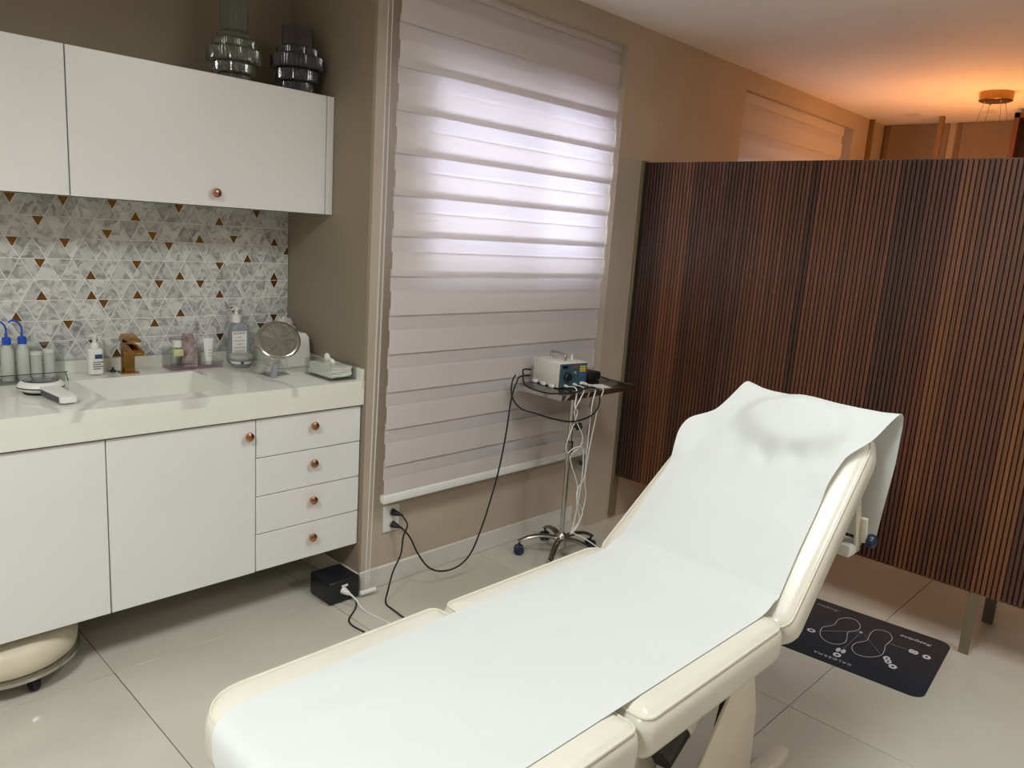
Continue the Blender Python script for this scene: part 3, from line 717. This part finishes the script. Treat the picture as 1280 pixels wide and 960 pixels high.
# ------------------------------------------------------------------ cables
def cable(pts, r, m, name, label, group=None): return tag(mk(name, T(pts, r, seg=8, n=6), m), label, 'cable', group)
ou = thing('wall_socket', 'white double wall socket with two black plugs under the blind', 'socket', (1.90, 2.48, .236))
mk('plate', B((1.862, 2.470, .236), (1.944, 2.4795, .352), .003, 2), 'white_plastic', ou)
for i, z in enumerate((.322, .268)):
    mk('socket_well', lathe(new_bm(), [(.019, 0), (.019, .0015), (.0001, .0016)], (1.905, 2.4702, z), 24, X=Matrix.Rotation(PI/2, 4, 'X')), 'ivory_plastic', ou)
def plug(t, p, d, m):
    p = Vector(p); d = Vector(d).normalized()
    g = mk('plug', tube(new_bm(), [p, p+d*.018, p+d*.034], lambda q: .015-.007*q, seg=14, smooth=False), m, t)
    mk('strain_relief', tube(new_bm(), [p+d*.034, p+d*.05], .0048, seg=10, smooth=False), m, g); return p+d*.045
def corded(name, label, p, d, m, rest, r):
    t = thing(name, label, 'cable', p); e = plug(t, p, d, m); mk('cord', T([e]+rest, r, seg=8, n=6), m, t)
corded('power_cable', 'black power cable hanging from the lower socket hole up to the ivory box', (1.905, 2.4672, .268), (.35, -.9, -.15), 'black_rubber', [(1.94, 2.39, .228), (1.962, 2.36, .16), (1.999, 2.33, .097), (2.059, 2.31, .068), (2.142, 2.30, .07), (2.205, 2.29, .117), (2.25, 2.28, .222), (2.288, 2.27, .354), (2.319, 2.26, .499), (2.338, 2.25, .662), (2.351, 2.25, .786), (2.376, 2.26, .841), (2.424, 2.29, .869), (2.50, 2.35, .872), (2.56, 2.372, .872), (2.588, 2.36, .872)], .0038)
corded('power_cable', 'black power cable falling from the upper socket hole to the floor', (1.905, 2.4672, .322), (.35, -.9, -.1), 'black_rubber', [(1.925, 2.39, .285), (1.906, 2.39, .235), (1.881, 2.37, .172), (1.825, 2.345, .120), (1.795, 2.335, .05), (1.775, 2.32, .006), (1.765, 2.25, .005), (1.755, 2.12, .005), (1.74, 2.0, .005)], .0036)
cable([(2.588, 2.36, .90), (2.545, 2.366, .902), (2.520, 2.345, .890), (2.43, 2.24, .862), (2.41, 2.10, .858), (2.43, 2.03, .868), (2.51, 2.03, .862), (2.623, 2.035, .875), (2.684, 2.03, .848), (2.688, 2.03, .782), (2.636, 2.03, .744), (2.511, 2.03, .735), (2.378, 2.03, .766), (2.298, 2.05, .793), (2.263, 2.10, .806), (2.264, 2.15, .833), (2.298, 2.20, .864), (2.398, 2.29, .880), (2.47, 2.345, .885)], .0038, 'black_rubber', 'device_cable', 'black cable looped under and around the trolley tray')
cable([(2.582, 2.135, .862), (2.56, 2.06, .868), (2.512, 2.022, .804), (2.531, 2.02, .777), (2.532, 2.04, .709), (2.523, 2.06, .626), (2.534, 2.06, .584), (2.581, 2.06, .599), (2.638, 2.06, .590), (2.665, 2.07, .527), (2.679, 2.08, .426), (2.678, 2.09, .307), (2.674, 2.10, .207), (2.655, 2.10, .160)], .0026, 'white_plastic', 'device_lead', 'thin white lead from the left plug of the ivory box', 'white leads hanging from the ivory box')
cable([(2.632, 2.127, .866), (2.60, 2.05, .868), (2.54, 2.02, .831), (2.522, 2.03, .776), (2.564, 2.04, .715), (2.618, 2.05, .651), (2.625, 2.06, .603), (2.585, 2.07, .573), (2.585, 2.08, .537), (2.651, 2.09, .429), (2.669, 2.09, .379), (2.672, 2.09, .309), (2.714, 2.10, .218), (2.661, 2.10, .165)], .0026, 'white_plastic', 'device_lead', 'thin white lead from the middle plug of the ivory box', 'white leads hanging from the ivory box')
cable([(2.693, 2.117, .866), (2.68, 2.05, .866), (2.655, 2.04, .80), (2.662, 2.05, .70), (2.685, 2.07, .542), (2.695, 2.08, .435), (2.669, 2.09, .379), (2.669, 2.09, .329), (2.732, 2.10, .253), (2.705, 2.10, .192), (2.667, 2.10, .160)], .0026, 'white_plastic', 'device_lead', 'thin white lead from the right plug of the ivory box', 'white leads hanging from the ivory box')
cable([(2.746, 2.10, .852), (2.725, 2.04, .852), (2.703, 2.04, .80), (2.70, 2.05, .713), (2.684, 2.06, .545), (2.703, 2.08, .422), (2.733, 2.09, .335), (2.72, 2.10, .216), (2.672, 2.10, .170), (2.709, 2.06, .143), (2.76, 1.99, .09), (2.80, 1.93, .01), (2.82, 1.85, .004)], .0026, 'white_plastic', 'device_lead', 'thin white lead trailing off the trolley base to the floor', 'white leads hanging from the ivory box')
s2 = thing('data_socket', 'small grey socket plate on the pilaster side behind the trolley', 'socket', (3.112, 2.43, .30))
mk('plate', B((3.107, 2.395, .30), (3.1165, 2.46, .385), .002, 1), 'grey_plastic', s2)
mk('port', B((3.105, 2.415, .33), (3.1069, 2.44, .355)), 'label_dark', s2)

# black box on the floor
bb = thing('power_transformer', 'black voltage transformer box on the floor under the drawers', 'transformer', (1.66, 2.51, 0))
mk('casing', B((1.585, 2.437, .004), (1.728, 2.585, .098), .008, 3), 'black_plastic', bb)
for x, y in ((1.60, 2.452), (1.713, 2.452), (1.60, 2.57), (1.713, 2.57)): mk('foot', lathe(new_bm(), [(.008, 0), (.008, .0045)], (x, y, 0), 12), 'black_rubber', bb)
mk('socket_strip', B((1.64, 2.433, .070), (1.668, 2.4365, .078)), 'white_plastic', bb)
corded('mains_cable', 'white mains cable plugged into the black transformer box', (1.648, 2.4365, .055), (.15, -.95, -.1), 'white_plastic', [(1.665, 2.37, .035), (1.672, 2.34, .010), (1.676, 2.29, .0035), (1.69, 2.20, .0035), (1.70, 2.1, .0035)], .0033)
cable([(1.69, 2.4365, .02), (1.69, 2.425, .018), (1.688, 2.40, .006), (1.66, 2.365, .0035), (1.63, 2.339, .0035), (1.585, 2.30, .0035), (1.572, 2.253, .0035), (1.58, 2.19, .0035)], .0032, 'black_rubber', 'mains_cable', 'black mains cable curling out from the transformer base')

# ------------------------------------------------------------------ low stool
so = Vector((.535, 2.70, 0))
st = thing('rolling_stool', 'low round cream rolling stool tucked under the vanity', 'stool', so)
mk('seat', lathe(new_bm(), [(.0001, .078), (.195, .078), (.208, .09), (.212, .12), (.205, .15), (.185, .172), (.12, .182), (.0001, .185)], so, 48), 'stool_vinyl', st, sharp=80)
mk('rim_ring', lathe(new_bm(), [(.0001, .058), (.205, .058), (.216, .064), (.216, .074), (.205, .0785)], so, 48), 'chrome', st)
for k in range(5):
    an = math.radians(-75+72*k); d = Vector((math.cos(an), math.sin(an), 0)); p = so+d*.165; s_ = Vector((-d.y, d.x, 0))
    cs = mk('caster', lathe(new_bm(), [(.004, -.012), (.019, -.012), (.023, -.008), (.023, .008), (.019, .012), (.004, .012)], p+Vector((0, 0, .0235)), 18, X=frame((0, 0, 0), d, (0, 0, 1))), 'black_rubber', st)
    mk('caster_fork', cyl(p+s_*.017+Vector((0, 0, .022)), p+s_*.017+Vector((0, 0, .0585)), .005, 10), 'black_plastic', cs)

# ------------------------------------------------------------------ vases on the wall cabinet
def vase(name, c, prof, m, lab):
    outer = prof; inner = [(max(r-.006, .004), z) for r, z in prof[::-1]]; inner[-1] = (inner[-1][0], prof[0][1]+.012)
    full = outer+inner
    t = thing(name, lab, 'vase', c)
    bm = lathe(new_bm(), full, c, 240, rib=.030, nrib=48)
    o = mk('vessel', bm, m, t, sharp=40); return t
def tiers(T_):
    P = []
    for r, z0, z1 in T_:
        P += [(r-.006, z0), (r, z0+.004), (r, z1-.004), (r-.006, z1)]
    return P
vase('ribbed_vase', (1.405, 2.875, 1.984), tiers([(.060, 0, .030), (.074, .032, .070), (.093, .072, .120), (.076, .122, .152), (.058, .154, .176), (.048, .178, .33)]), 'smoke_glass', 'tall tiered ribbed smoke glass vase on the wall cabinet')
vase('ribbed_vase', (1.640, 2.83, 1.984), tiers([(.062, 0, .04), (.080, .042, .085), (.099, .087, .135), (.077, .137, .165), (.056, .167, .245)]), 'plum_glass', 'short tiered ribbed dark purple glass vase by the return wall')

# ------------------------------------------------------------------ things on the countertop
# faucet
fa = thing('faucet', 'gold single lever faucet behind the sink', 'faucet', (1.042, 2.985, ZC))
mk('base_plate', B((1.012, 2.958, ZC), (1.072, 3.012, ZC+.006), .001, 1), 'gold', fa)
mk('column', B((1.023, 2.967, ZC+.006), (1.061, 3.003, ZC+.112), .002, 1), 'gold', fa)
mk('spout', prism([(3.003, .985), (3.003, 1.017), (2.93, 1.017), (2.868, .996), (2.868, .986), (2.93, .990)], lambda y, z: (1.024, y, z), lambda y, z: (1.060, y, z), bev=.0015), 'gold', fa)
mk('lever', prism([(3.005, 1.019), (3.005, 1.040), (2.985, 1.052), (2.905, 1.034), (2.905, 1.028), (2.97, 1.036), (2.975, 1.019)], lambda y, z: (1.020, y, z), lambda y, z: (1.064, y, z), bev=.0012), 'gold', fa)
# pump bottle
pb = thing('pump_bottle', 'small white pump bottle with blue printed label beside the faucet', 'bottle', (.930, 2.988, ZC))
mk('body', cushion(.904, .956, 2.972, 3.006, .095, .008, (.012,)*4, lambda u, v, w: (u, v, ZC+.098+w)), 'white_plastic', pb, sharp=60)
mk('label', B((.925, 2.9712, ZC+.062), (.950, 2.9719, ZC+.078)), 'label_navy', pb)
bm = new_bm()
for q in range(4): box(bm, (.918, 2.9712, ZC+.048-.008*q), (.952-.008*(q % 2), 2.9719, ZC+.051-.008*q))
mk('label_lines', bm, 'label_dark', pb)
ph = mk('pump', lathe(new_bm(), [(.014, .098), (.014, .112), (.011, .118), (.007, .120), (.007, .136), (.010, .140), (.010, .150), (.0001, .152)], (.930, 2.988, ZC), 20), 'white_plastic', pb)
mk('nozzle', cyl((.930, 2.988, ZC+.145), (.910, 2.975, ZC+.144), .004, 10), 'white_plastic', ph)
# stopper
tag(mk('sink_stopper', lathe(new_bm(), [(.011, 0), (.012, .004), (.009, .008), (.004, .011), (.005, .017), (.0001, .019)], (1.000, 3.02, ZC), 18), 'dark_metal'), 'small dark metal stopper beside the gold faucet', 'stopper')
# wash bottles
for x, y, lab in ((.657, 2.985, 'blue capped wash bottle with bent spout at the counter end'), (.704, 2.99, 'blue capped wash bottle beside the clear organiser')):
    w = thing('wash_bottle', lab, 'bottle', (x, y, ZC), 'blue capped wash bottles')
    mk('body', lathe(new_bm(), [(.017, .004), (.019, .008), (.019, .105), (.013, .122), (.011, .128)], (x, y, ZC), 24), 'frosted_plastic', w)
    cp = mk('cap', lathe(new_bm(), [(.0135, .128), (.0135, .150), (.011, .153), (.004, .154), (.004, .166), (.0001, .167)], (x, y, ZC), 20), 'blue_plastic', w)
    mk('spout', T([(x, y, ZC+.16), (x, y, ZC+.182), (x-.008, y+.002, ZC+.200), (x-.026, y+.004, ZC+.208), (x-.036, y+.004, ZC+.200)], .0032, seg=8), 'blue_plastic', cp)
og = thing('acrylic_organiser', 'clear acrylic organiser box holding the wash bottles', 'organiser', (.70, 2.95, ZC))
bm = new_bm(); x0, x1, y0, y1, hh = .60, .815, 2.925, 3.04, .125; w = .003
for q in ((x0, y0, 0, x1, y1, w), (x0, y1-w, w, x1, y1, hh), (x0, y0+w, w, x0+w, y1-w, hh), (x1-w, y0+w, w, x1, y1-w, hh), (x0, y0, w, x1, y0+w, .03)): box(bm, (q[0], q[1], ZC+q[2]), (q[3], q[4], ZC+q[5]))
mk('shell', bm, 'frosted_plastic' if False else 'clear_acrylic', og)
mk('rim_wire', T([(.602, y0-.002, ZC+.033), (.80, y0-.002, ZC+.033), (.812, y0-.008, ZC+.031), (.816, y0-.02, ZC+.002)], .0016, seg=6, n=4), 'black_plastic', og)
for i, (xx, hz) in enumerate(((.742, .085), (.782, .092))):
    j = thing('cotton_jar', ['shorter frosted jar next to the wash bottle in the organiser', 'taller frosted jar at the end of the organiser'][i], 'jar', (xx, 2.985, ZC+.003), 'frosted jars in the organiser')
    mk('body', lathe(new_bm(), [(.0165, .0035), (.0175, .007), (.0175, hz), (.015, hz+.003)], (xx, 2.985, ZC), 22), 'frosted_plastic', j)
    mk('lid', lathe(new_bm(), [(.018, hz+.003), (.018, hz+.014), (.0001, hz+.015)], (xx, 2.985, ZC), 22), 'ivory_plastic', j)
# hand-held skin lamp
mc = Vector((.700, 2.775, ZC)); hd = Vector((.10, -.98, 0)).normalized(); hs = Vector((-hd.y, hd.x, 0))
mg = thing('magnifier_lamp', 'white handheld magnifier lamp with dark round lens lying flat', 'magnifier', mc)
mk('foot_ring', lathe(new_bm(), [(.050, 0), (.052, .006), (.050, .0075)], mc, 36), 'black_rubber', mg)
mk('head', lathe(new_bm(), [(.050, .008), (.060, .012), (.068, .022), (.068, .027), (.062, .035), (.054, .041), (.050, .0415)], mc, 40), 'white_plastic', mg, sharp=50)
mk('lens', lathe(new_bm(), [(.0525, .0418), (.0525, .043), (.046, .0445), (.0001, .0455)], mc, 40), 'black_glass', mg)
mk('trim_line', lathe(new_bm(), [(.0682, .0215), (.0688, .0225), (.0688, .0245), (.0682, .0255)], mc, 40, cap=False), 'black_plastic', mg)
X = frame(mc+hd*.060+Vector((0, 0, .022)), hd, hs)
mk('handle', prism(rrect(0, .155, -.027, .027, (.004, .012, .012, .004), 4), lambda u, v: X @ Vector((u, v, -.010-.006*u/.155)), lambda u, v: X @ Vector((u, v, .012-.008*u/.155)), bev=.003), 'white_plastic', mg)
mk('handle_grip', prism([(.01, -.0285), (.145, -.0285), (.145, -.0272), (.01, -.0272)], lambda u, v: X @ Vector((u, v, -.012)), lambda u, v: X @ Vector((u, v, .004)), ), 'label_dark', mg)
# pink acrylic tray and contents
at = thing('acrylic_tray', 'clear acrylic cosmetics tray with pink base behind the sink', 'tray', (1.29, 2.98, ZC))
bm = new_bm(); x0, x1, y0, y1 = 1.185, 1.392, 2.945, 3.035
mk('base', B((x0, y0, ZC), (x1, y1, ZC+.012), .002, 1), 'pink_acrylic', at)
for q in ((x0, y0, x1, y0+.003, .030), (x0, y1-.003, x1, y1, .085), (x0, y0+.003, x0+.003, y1-.003, .085), (x1-.003, y0+.003, x1, y1-.003, .030)): box(bm, (q[0], q[1], ZC+.012), (q[2], q[3], ZC+q[4]))
mk('walls', bm, 'clear_acrylic', at)
zt = ZC+.0125
b1 = thing('serum_bottle', 'clear bottle of pale yellow serum with white cap in the pink tray', 'bottle', (1.222, 2.975, zt))
mk('body', cushion(1.199, 1.245, 2.958, 2.992, .075, .005, (.008,)*4, lambda u, v, w: (u, v, zt+.0755+w)), 'clear_acrylic', b1)
mk('serum', B((1.203, 2.962, zt+.040), (1.241, 2.988, zt+.068), .004, 2), 'liquid', b1)
mk('cap', lathe(new_bm(), [(.017, .076), (.017, .098), (.014, .101), (.0001, .101)], (1.222, 2.975, zt), 20), 'white_plastic', b1)
sa = mk('foil_sachet', prism([(1.255, 0), (1.312, 0), (1.315, .06), (1.300, .118), (1.262, .120), (1.253, .06)], lambda x, z: (x, 3.012+z*.12, zt+z+.001), lambda x, z: (x+.002, 3.006+z*.12-.004*math.sin(z*26), zt+z+.001)), 'foil')
tag(sa, 'crumpled pink and silver foil sachet standing in the pink tray', 'sachet')
tb = thing('cream_tube', 'white cream tube standing on its cap in the pink tray', 'tube', (1.345, 2.975, zt))
bm = new_bm(); rr = []
for z, wx, wy in ((.014, .012, .012), (.03, .0155, .013), (.07, .019, .007), (.098, .020, .0012), (.104, .020, .0012)):
    rr.append([bm.verts.new((1.345+wx*math.cos(2*PI*i/20), 2.975+wy*math.sin(2*PI*i/20), zt+z)) for i in range(20)])
for k in range(4):
    for i in range(20): bm.faces.new((rr[k][i], rr[k][(i+1) % 20], rr[k+1][(i+1) % 20], rr[k+1][i]))
bm.faces.new(rr[0][::-1]); bm.faces.new(rr[-1]); mk('body', bm, 'white_plastic', tb)
mk('cap', lathe(new_bm(), [(.0125, 0), (.0125, .0138)], (1.345, 2.975, zt), 18), 'ivory_plastic', tb)
bm = new_bm()
for q in range(3): box(bm, (1.337, 2.9655-.004, zt+.058-.012*q), (1.353, 2.966-.004, zt+.060-.012*q))
mk('print_lines', bm, 'print_grey', tb)
# big pump bottle
bp_ = thing('pump_bottle', 'large translucent pump bottle with tall white label by the mirror', 'bottle', (1.487, 3.00, ZC))
mk('body', cushion(1.437, 1.537, 2.975, 3.032, .172, .018, (.022,)*4, lambda u, v, w: (1.487+(u-1.487)*(1-.55*max(0, (w+.035)/.035)), v, ZC+.174+w)), 'bottle_grey', bp_, sharp=70)
lb = mk('label', B((1.444, 2.9735, ZC+.018), (1.506, 2.9744, ZC+.138)), 'label_white', bp_)
mk('label_title', text_bm('BIODERMA', .0105, frame((1.475, 2.9732, ZC+.130), (1, 0, 0), (0, 0, 1)), 0, .0002), 'label_dark', lb)
bm = new_bm()
for q, wd in enumerate((.02, .044, .024, .05, .044, .036, .048)): box(bm, (1.475-wd/2, 2.9728, ZC+.112-.014*q), (1.475+wd/2, 2.9734, ZC+.1145-.014*q))
mk('label_lines', bm, 'print_grey', lb)
pp_ = mk('pump', lathe(new_bm(), [(.018, .172), (.018, .200), (.014, .204), (.008, .206), (.008, .220), (.013, .223), (.013, .234), (.0001, .236)], (1.475, 3.003, ZC), 22), 'white_plastic', bp_)
mk('nozzle', cyl((1.475, 3.003, ZC+.229), (1.45, 2.985, ZC+.228), .0045, 10), 'white_plastic', pp_)
# small jar
jr = thing('cream_jar', 'low frosted cream jar in front of the large pump bottle', 'jar', (1.458, 2.925, ZC))
mk('body', lathe(new_bm(), [(.030, 0), (.034, .003), (.043, .030), (.043, .038)], (1.458, 2.925, ZC), 32), 'bottle_grey', jr)
mk('lid', lathe(new_bm(), [(.0445, .0382), (.0445, .050), (.041, .053), (.0001, .054)], (1.458, 2.925, ZC), 32), 'frosted_plastic', jr)
mk('label', lathe(new_bm(), [(.0405, .018), (.0435, .028)], (1.458, 2.925, ZC), 32, cap=False), 'label_white', jr)
mk('logo', B((1.437, 2.883, ZC+.019), (1.448, 2.8855, ZC+.028)), 'label_dark', jr)
# mirror
mi = thing('makeup_mirror', 'round tilting makeup mirror on a clear stand', 'mirror', (1.50, 2.72, ZC))
mcn = Vector((1.500, 2.705, 1.043)); nrm = Vector((-.30, -.72, .60)).normalized(); sx = Vector((0, 0, 1)).cross(nrm).normalized(); sy = nrm.cross(sx)
MX = Matrix((sx, sy, nrm)).transposed().to_4x4(); 
mk('rim', lathe(new_bm(), [(.060, -.010), (.080, -.008), (.085, 0), (.080, .006), (.072, .006), (.071, .003)], mcn, 48, X=MX, cap=False), 'chrome', mi, sharp=60)
mk('back_shell', lathe(new_bm(), [(.0001, -.012), (.060, -.0102)], mcn, 48, X=MX), 'ivory_plastic', mi)
mk('glass', lathe(new_bm(), [(.0001, .0031), (.0715, .0031)], mcn, 48, X=MX), 'mirror_glass', mi)
st_ = new_bm()
for s_ in (-1, 1): prism([(-.006, 0), (.010, 0), (.006, .075), (-.004, .075)], lambda u, z: (1.50+s_*(.045-.4*z)+u, 2.715+.02, ZC+z), lambda u, z: (1.50+s_*(.045-.4*z)+u, 2.745, ZC+z), st_)
box(st_, (1.452, 2.700, ZC), (1.552, 2.775, ZC+.006)); box(st_, (1.482, 2.730, ZC+.07), (1.518, 2.748, ZC+.086))
mk('stand', st_, 'clear_acrylic', mi)
vt = tag(mk('sample_vial', prism([(-.011, 0), (.011, 0), (.008, .055), (-.006, .055)], lambda u, z: (1.462+u+z*.15, 2.665, ZC+z+.0005), lambda u, z: (1.462+u+z*.15, 2.683, ZC+z+.0005), bev=.002), 'bottle_grey'), 'small clear plastic sample pack standing before the mirror', 'sample pack')
# white dispenser and plastic bag
dp = thing('cotton_dispenser', 'white sloped plastic dispenser box behind the mirror', 'dispenser', (1.64, 2.86, ZC))
mk('body', prism([(1.566, 0), (1.714, 0), (1.704, .125), (1.690, .143), (1.62, .146), (1.580, .128)], lambda x, z: (x, 2.815, ZC+z), lambda x, z: (x, 2.93, ZC+z), bev=.006), 'white_plastic', dp)
mk('front_cover', B((1.600, 2.8125, ZC+.006), (1.695, 2.8148, ZC+.12), .001, 1), 'label_white', dp)
bm = new_bm(); bmesh.ops.create_icosphere(bm, subdivisions=4, radius=1)
for v in bm.verts:
    d = v.co.copy(); n_ = noise.noise(d*2.2+Vector((3, 1, 2)))*.35+abs(noise.noise(d*5.5))*.25; q = d*(1+n_)
    v.co = Vector((1.678+q.x*.042, 2.975+q.y*.026, 1.030+q.z*.062))
bg_ = mk('plastic_bag', bm, 'bag_plastic', sharp=25); tag(bg_, 'crumpled translucent plastic bag behind the white dispenser', 'bag')
bm = new_bm(); bmesh.ops.create_icosphere(bm, subdivisions=3, radius=1)
# tissue box
tx_ = thing('tissue_box', 'clear acrylic tissue box filled with white tissues at the counter end', 'tissue box', (1.675, 2.60, ZC))
bm = new_bm(); x0, x1, y0, y1, hh, w = 1.614, 1.728, 2.508, 2.698, .066, .003
for q in ((x0, y0, 0, x1, y1, w), (x0, y0, w, x1, y0+w, hh-w), (x0, y1-w, w, x1, y1, hh-w), (x0, y0+w, w, x0+w, y1-w, hh-w), (x1-w, y0+w, w, x1, y1-w, hh-w), (x0, y0, hh-w, 1.655, y1, hh), (1.687, y0, hh-w, x1, y1, hh), (1.655, y0, hh-w, 1.687, 2.545, hh), (1.655, 2.66, hh-w, 1.687, y1, hh)): box(bm, (q[0], q[1], ZC+q[2]), (q[3], q[4], ZC+q[5]))
mk('box_shell', bm, 'clear_acrylic', tx_)
bm = new_bm(); bmesh.ops.create_cube(bm, size=1); bmesh.ops.subdivide_edges(bm, edges=bm.edges[:], cuts=7, use_grid_fill=True)
for v in bm.verts:
    n_ = noise.noise_vector(v.co*5)*.05
    v.co = Vector((1.671+(v.co.x+n_.x)*.092, 2.603+(v.co.y+n_.y)*.162, ZC+.031+(v.co.z+n_.z)*.042))
ts = mk('tissue_stack', bm, 'tissue', tx_, sharp=20)
mk('tissue_tip', T([(1.671, 2.585, ZC+.045), (1.671, 2.595, ZC+.066), (1.668, 2.61, ZC+.074), (1.672, 2.635, ZC+.076)], lambda t: .010+.006*math.sin(t*9), seg=9, flat=.7), 'tissue', ts)

# ------------------------------------------------------------------ beyond the partition
wd = thing('built_in_wardrobe', 'brown panelled wardrobe with bronze posts beyond the partition', 'wardrobe', (6.3, 1.9, 0))
for y0_, y1_ in ((2.338, 2.369), (1.856, 1.886), (1.395, 1.425)): mk('post', B((6.155, y0_, 0), (6.185, y1_, ZT-.002)), 'bronze_post', wd)
for y0_, y1_ in ((1.908, 2.355), (1.44, 1.850)):
    d_ = mk('door', B((6.47, y0_, .02), (6.492, y1_, ZT-.004)), 'wardrobe_panel', wd)
    mk('stile', B((6.463, y1_-.035, .02), (6.4695, y1_, ZT-.004)), 'bronze_post', d_)
wc = thing('wood_cabinet', 'dark open fronted wooden cabinet hung beside the wardrobe', 'cabinet', (6.0, 1.2, 1.2))
bm = new_bm(); fx0, fx1 = 6.00, 6.15; y0_, y1_, z0_, z1_ = .80, 1.388, 1.20, 2.495; t_ = .03
for q in ((y0_, z0_, y1_, z0_+t_), (y0_, z1_-t_, y1_, z1_), (y0_, z0_, y0_+t_, z1_), (y1_-t_, z0_, y1_, z1_)): box(bm, (fx0, q[0], q[1]), (fx1, q[2], q[3]))
mk('frame', bm, 'wood_frame', wc); mk('back_board', B((fx1-.012, y0_+t_, z0_+t_), (fx1-.002, y1_-t_, z1_-t_)), 'dark_inside', wc)
mk('shelf', B((fx0+.01, y0_+t_, 1.80), (fx1-.012, y1_-t_, 1.82)), 'wood_frame', wc)
struct('wall_wardrobe', B((6.16, YF, 0), (6.48, 1.392, ZT)), 'wall_paint', 'beige wall section beside the wardrobe', 'wall')
# pendant
pc = Vector((5.43, 1.37, ZT))
pn = thing('ring_pendant', 'gold pendant lamp with round ceiling canopy and wire hung ring', 'pendant lamp', (pc.x, pc.y, 1.72))
mk('canopy', lathe(new_bm(), [(.080, -.052), (.090, -.047), (.092, -.002)], pc, 40), 'gold', pn)
for k in range(4):
    an = math.radians(40+90*k); a0_ = Vector((math.cos(an), math.sin(an), 0))
    mk('wire', cyl(pc+a0_*.06+Vector((0, 0, -.05)), pc+a0_*.235+Vector((0, 0, -.78)), .0013, 6), 'olive_metal', pn)
    mk('wire_grip', lathe(new_bm(), [(.005, -.062), (.005, -.052)], pc+a0_*.06, 10), 'chrome', pn)
prof = [(.225, -.80), (.245, -.80), (.245, -.772), (.225, -.772)]
mk('ring', lathe(new_bm(), prof+[prof[0]], pc, 64, cap=False), 'gold', pn)
mk('led_strip', lathe(new_bm(), [(.228, -.770), (.242, -.770), (.242, -.766), (.228, -.766), (.228, -.770)], pc, 64, cap=False), 'warm_led', pn)
for x, y, lab in ((6.02, 2.03, 'flush square downlight in the ceiling by the wardrobe corner'), (6.05, 1.56, 'flush square downlight in the ceiling behind the pendant wires')):
    d_ = thing('ceiling_downlight', lab, 'downlight', (x, y, ZT-.006))
    mk('trim', B((x-.05, y-.05, ZT-.006), (x+.05, y+.05, ZT-.0005), .002, 1), 'white_plastic', d_)
    mk('diffuser', B((x-.036, y-.036, ZT-.008), (x+.036, y+.036, ZT-.0062)), 'ivory_plastic', d_)
for i, (x, y, p) in enumerate(KEY_FILL_SPOTS):  # first and last panels are added to house the fill lamps
    d_ = thing('ceiling_panel_light', ['square white ceiling light panel between the vanity and the viewer', 'square white ceiling light panel over the treatment bed', 'square white ceiling light panel across the bed from the window'][i], 'ceiling light', (x, y, ZT-.02))
    mk('housing', B((x-.30, y-.30, ZT-.022), (x+.30, y+.30, ZT-.0005), .003, 1), 'white_plastic', d_)
    mk('diffuser', B((x-.285, y-.285, ZT-.0245), (x+.285, y+.285, ZT-.0222)), 'panel_diffuser', d_)
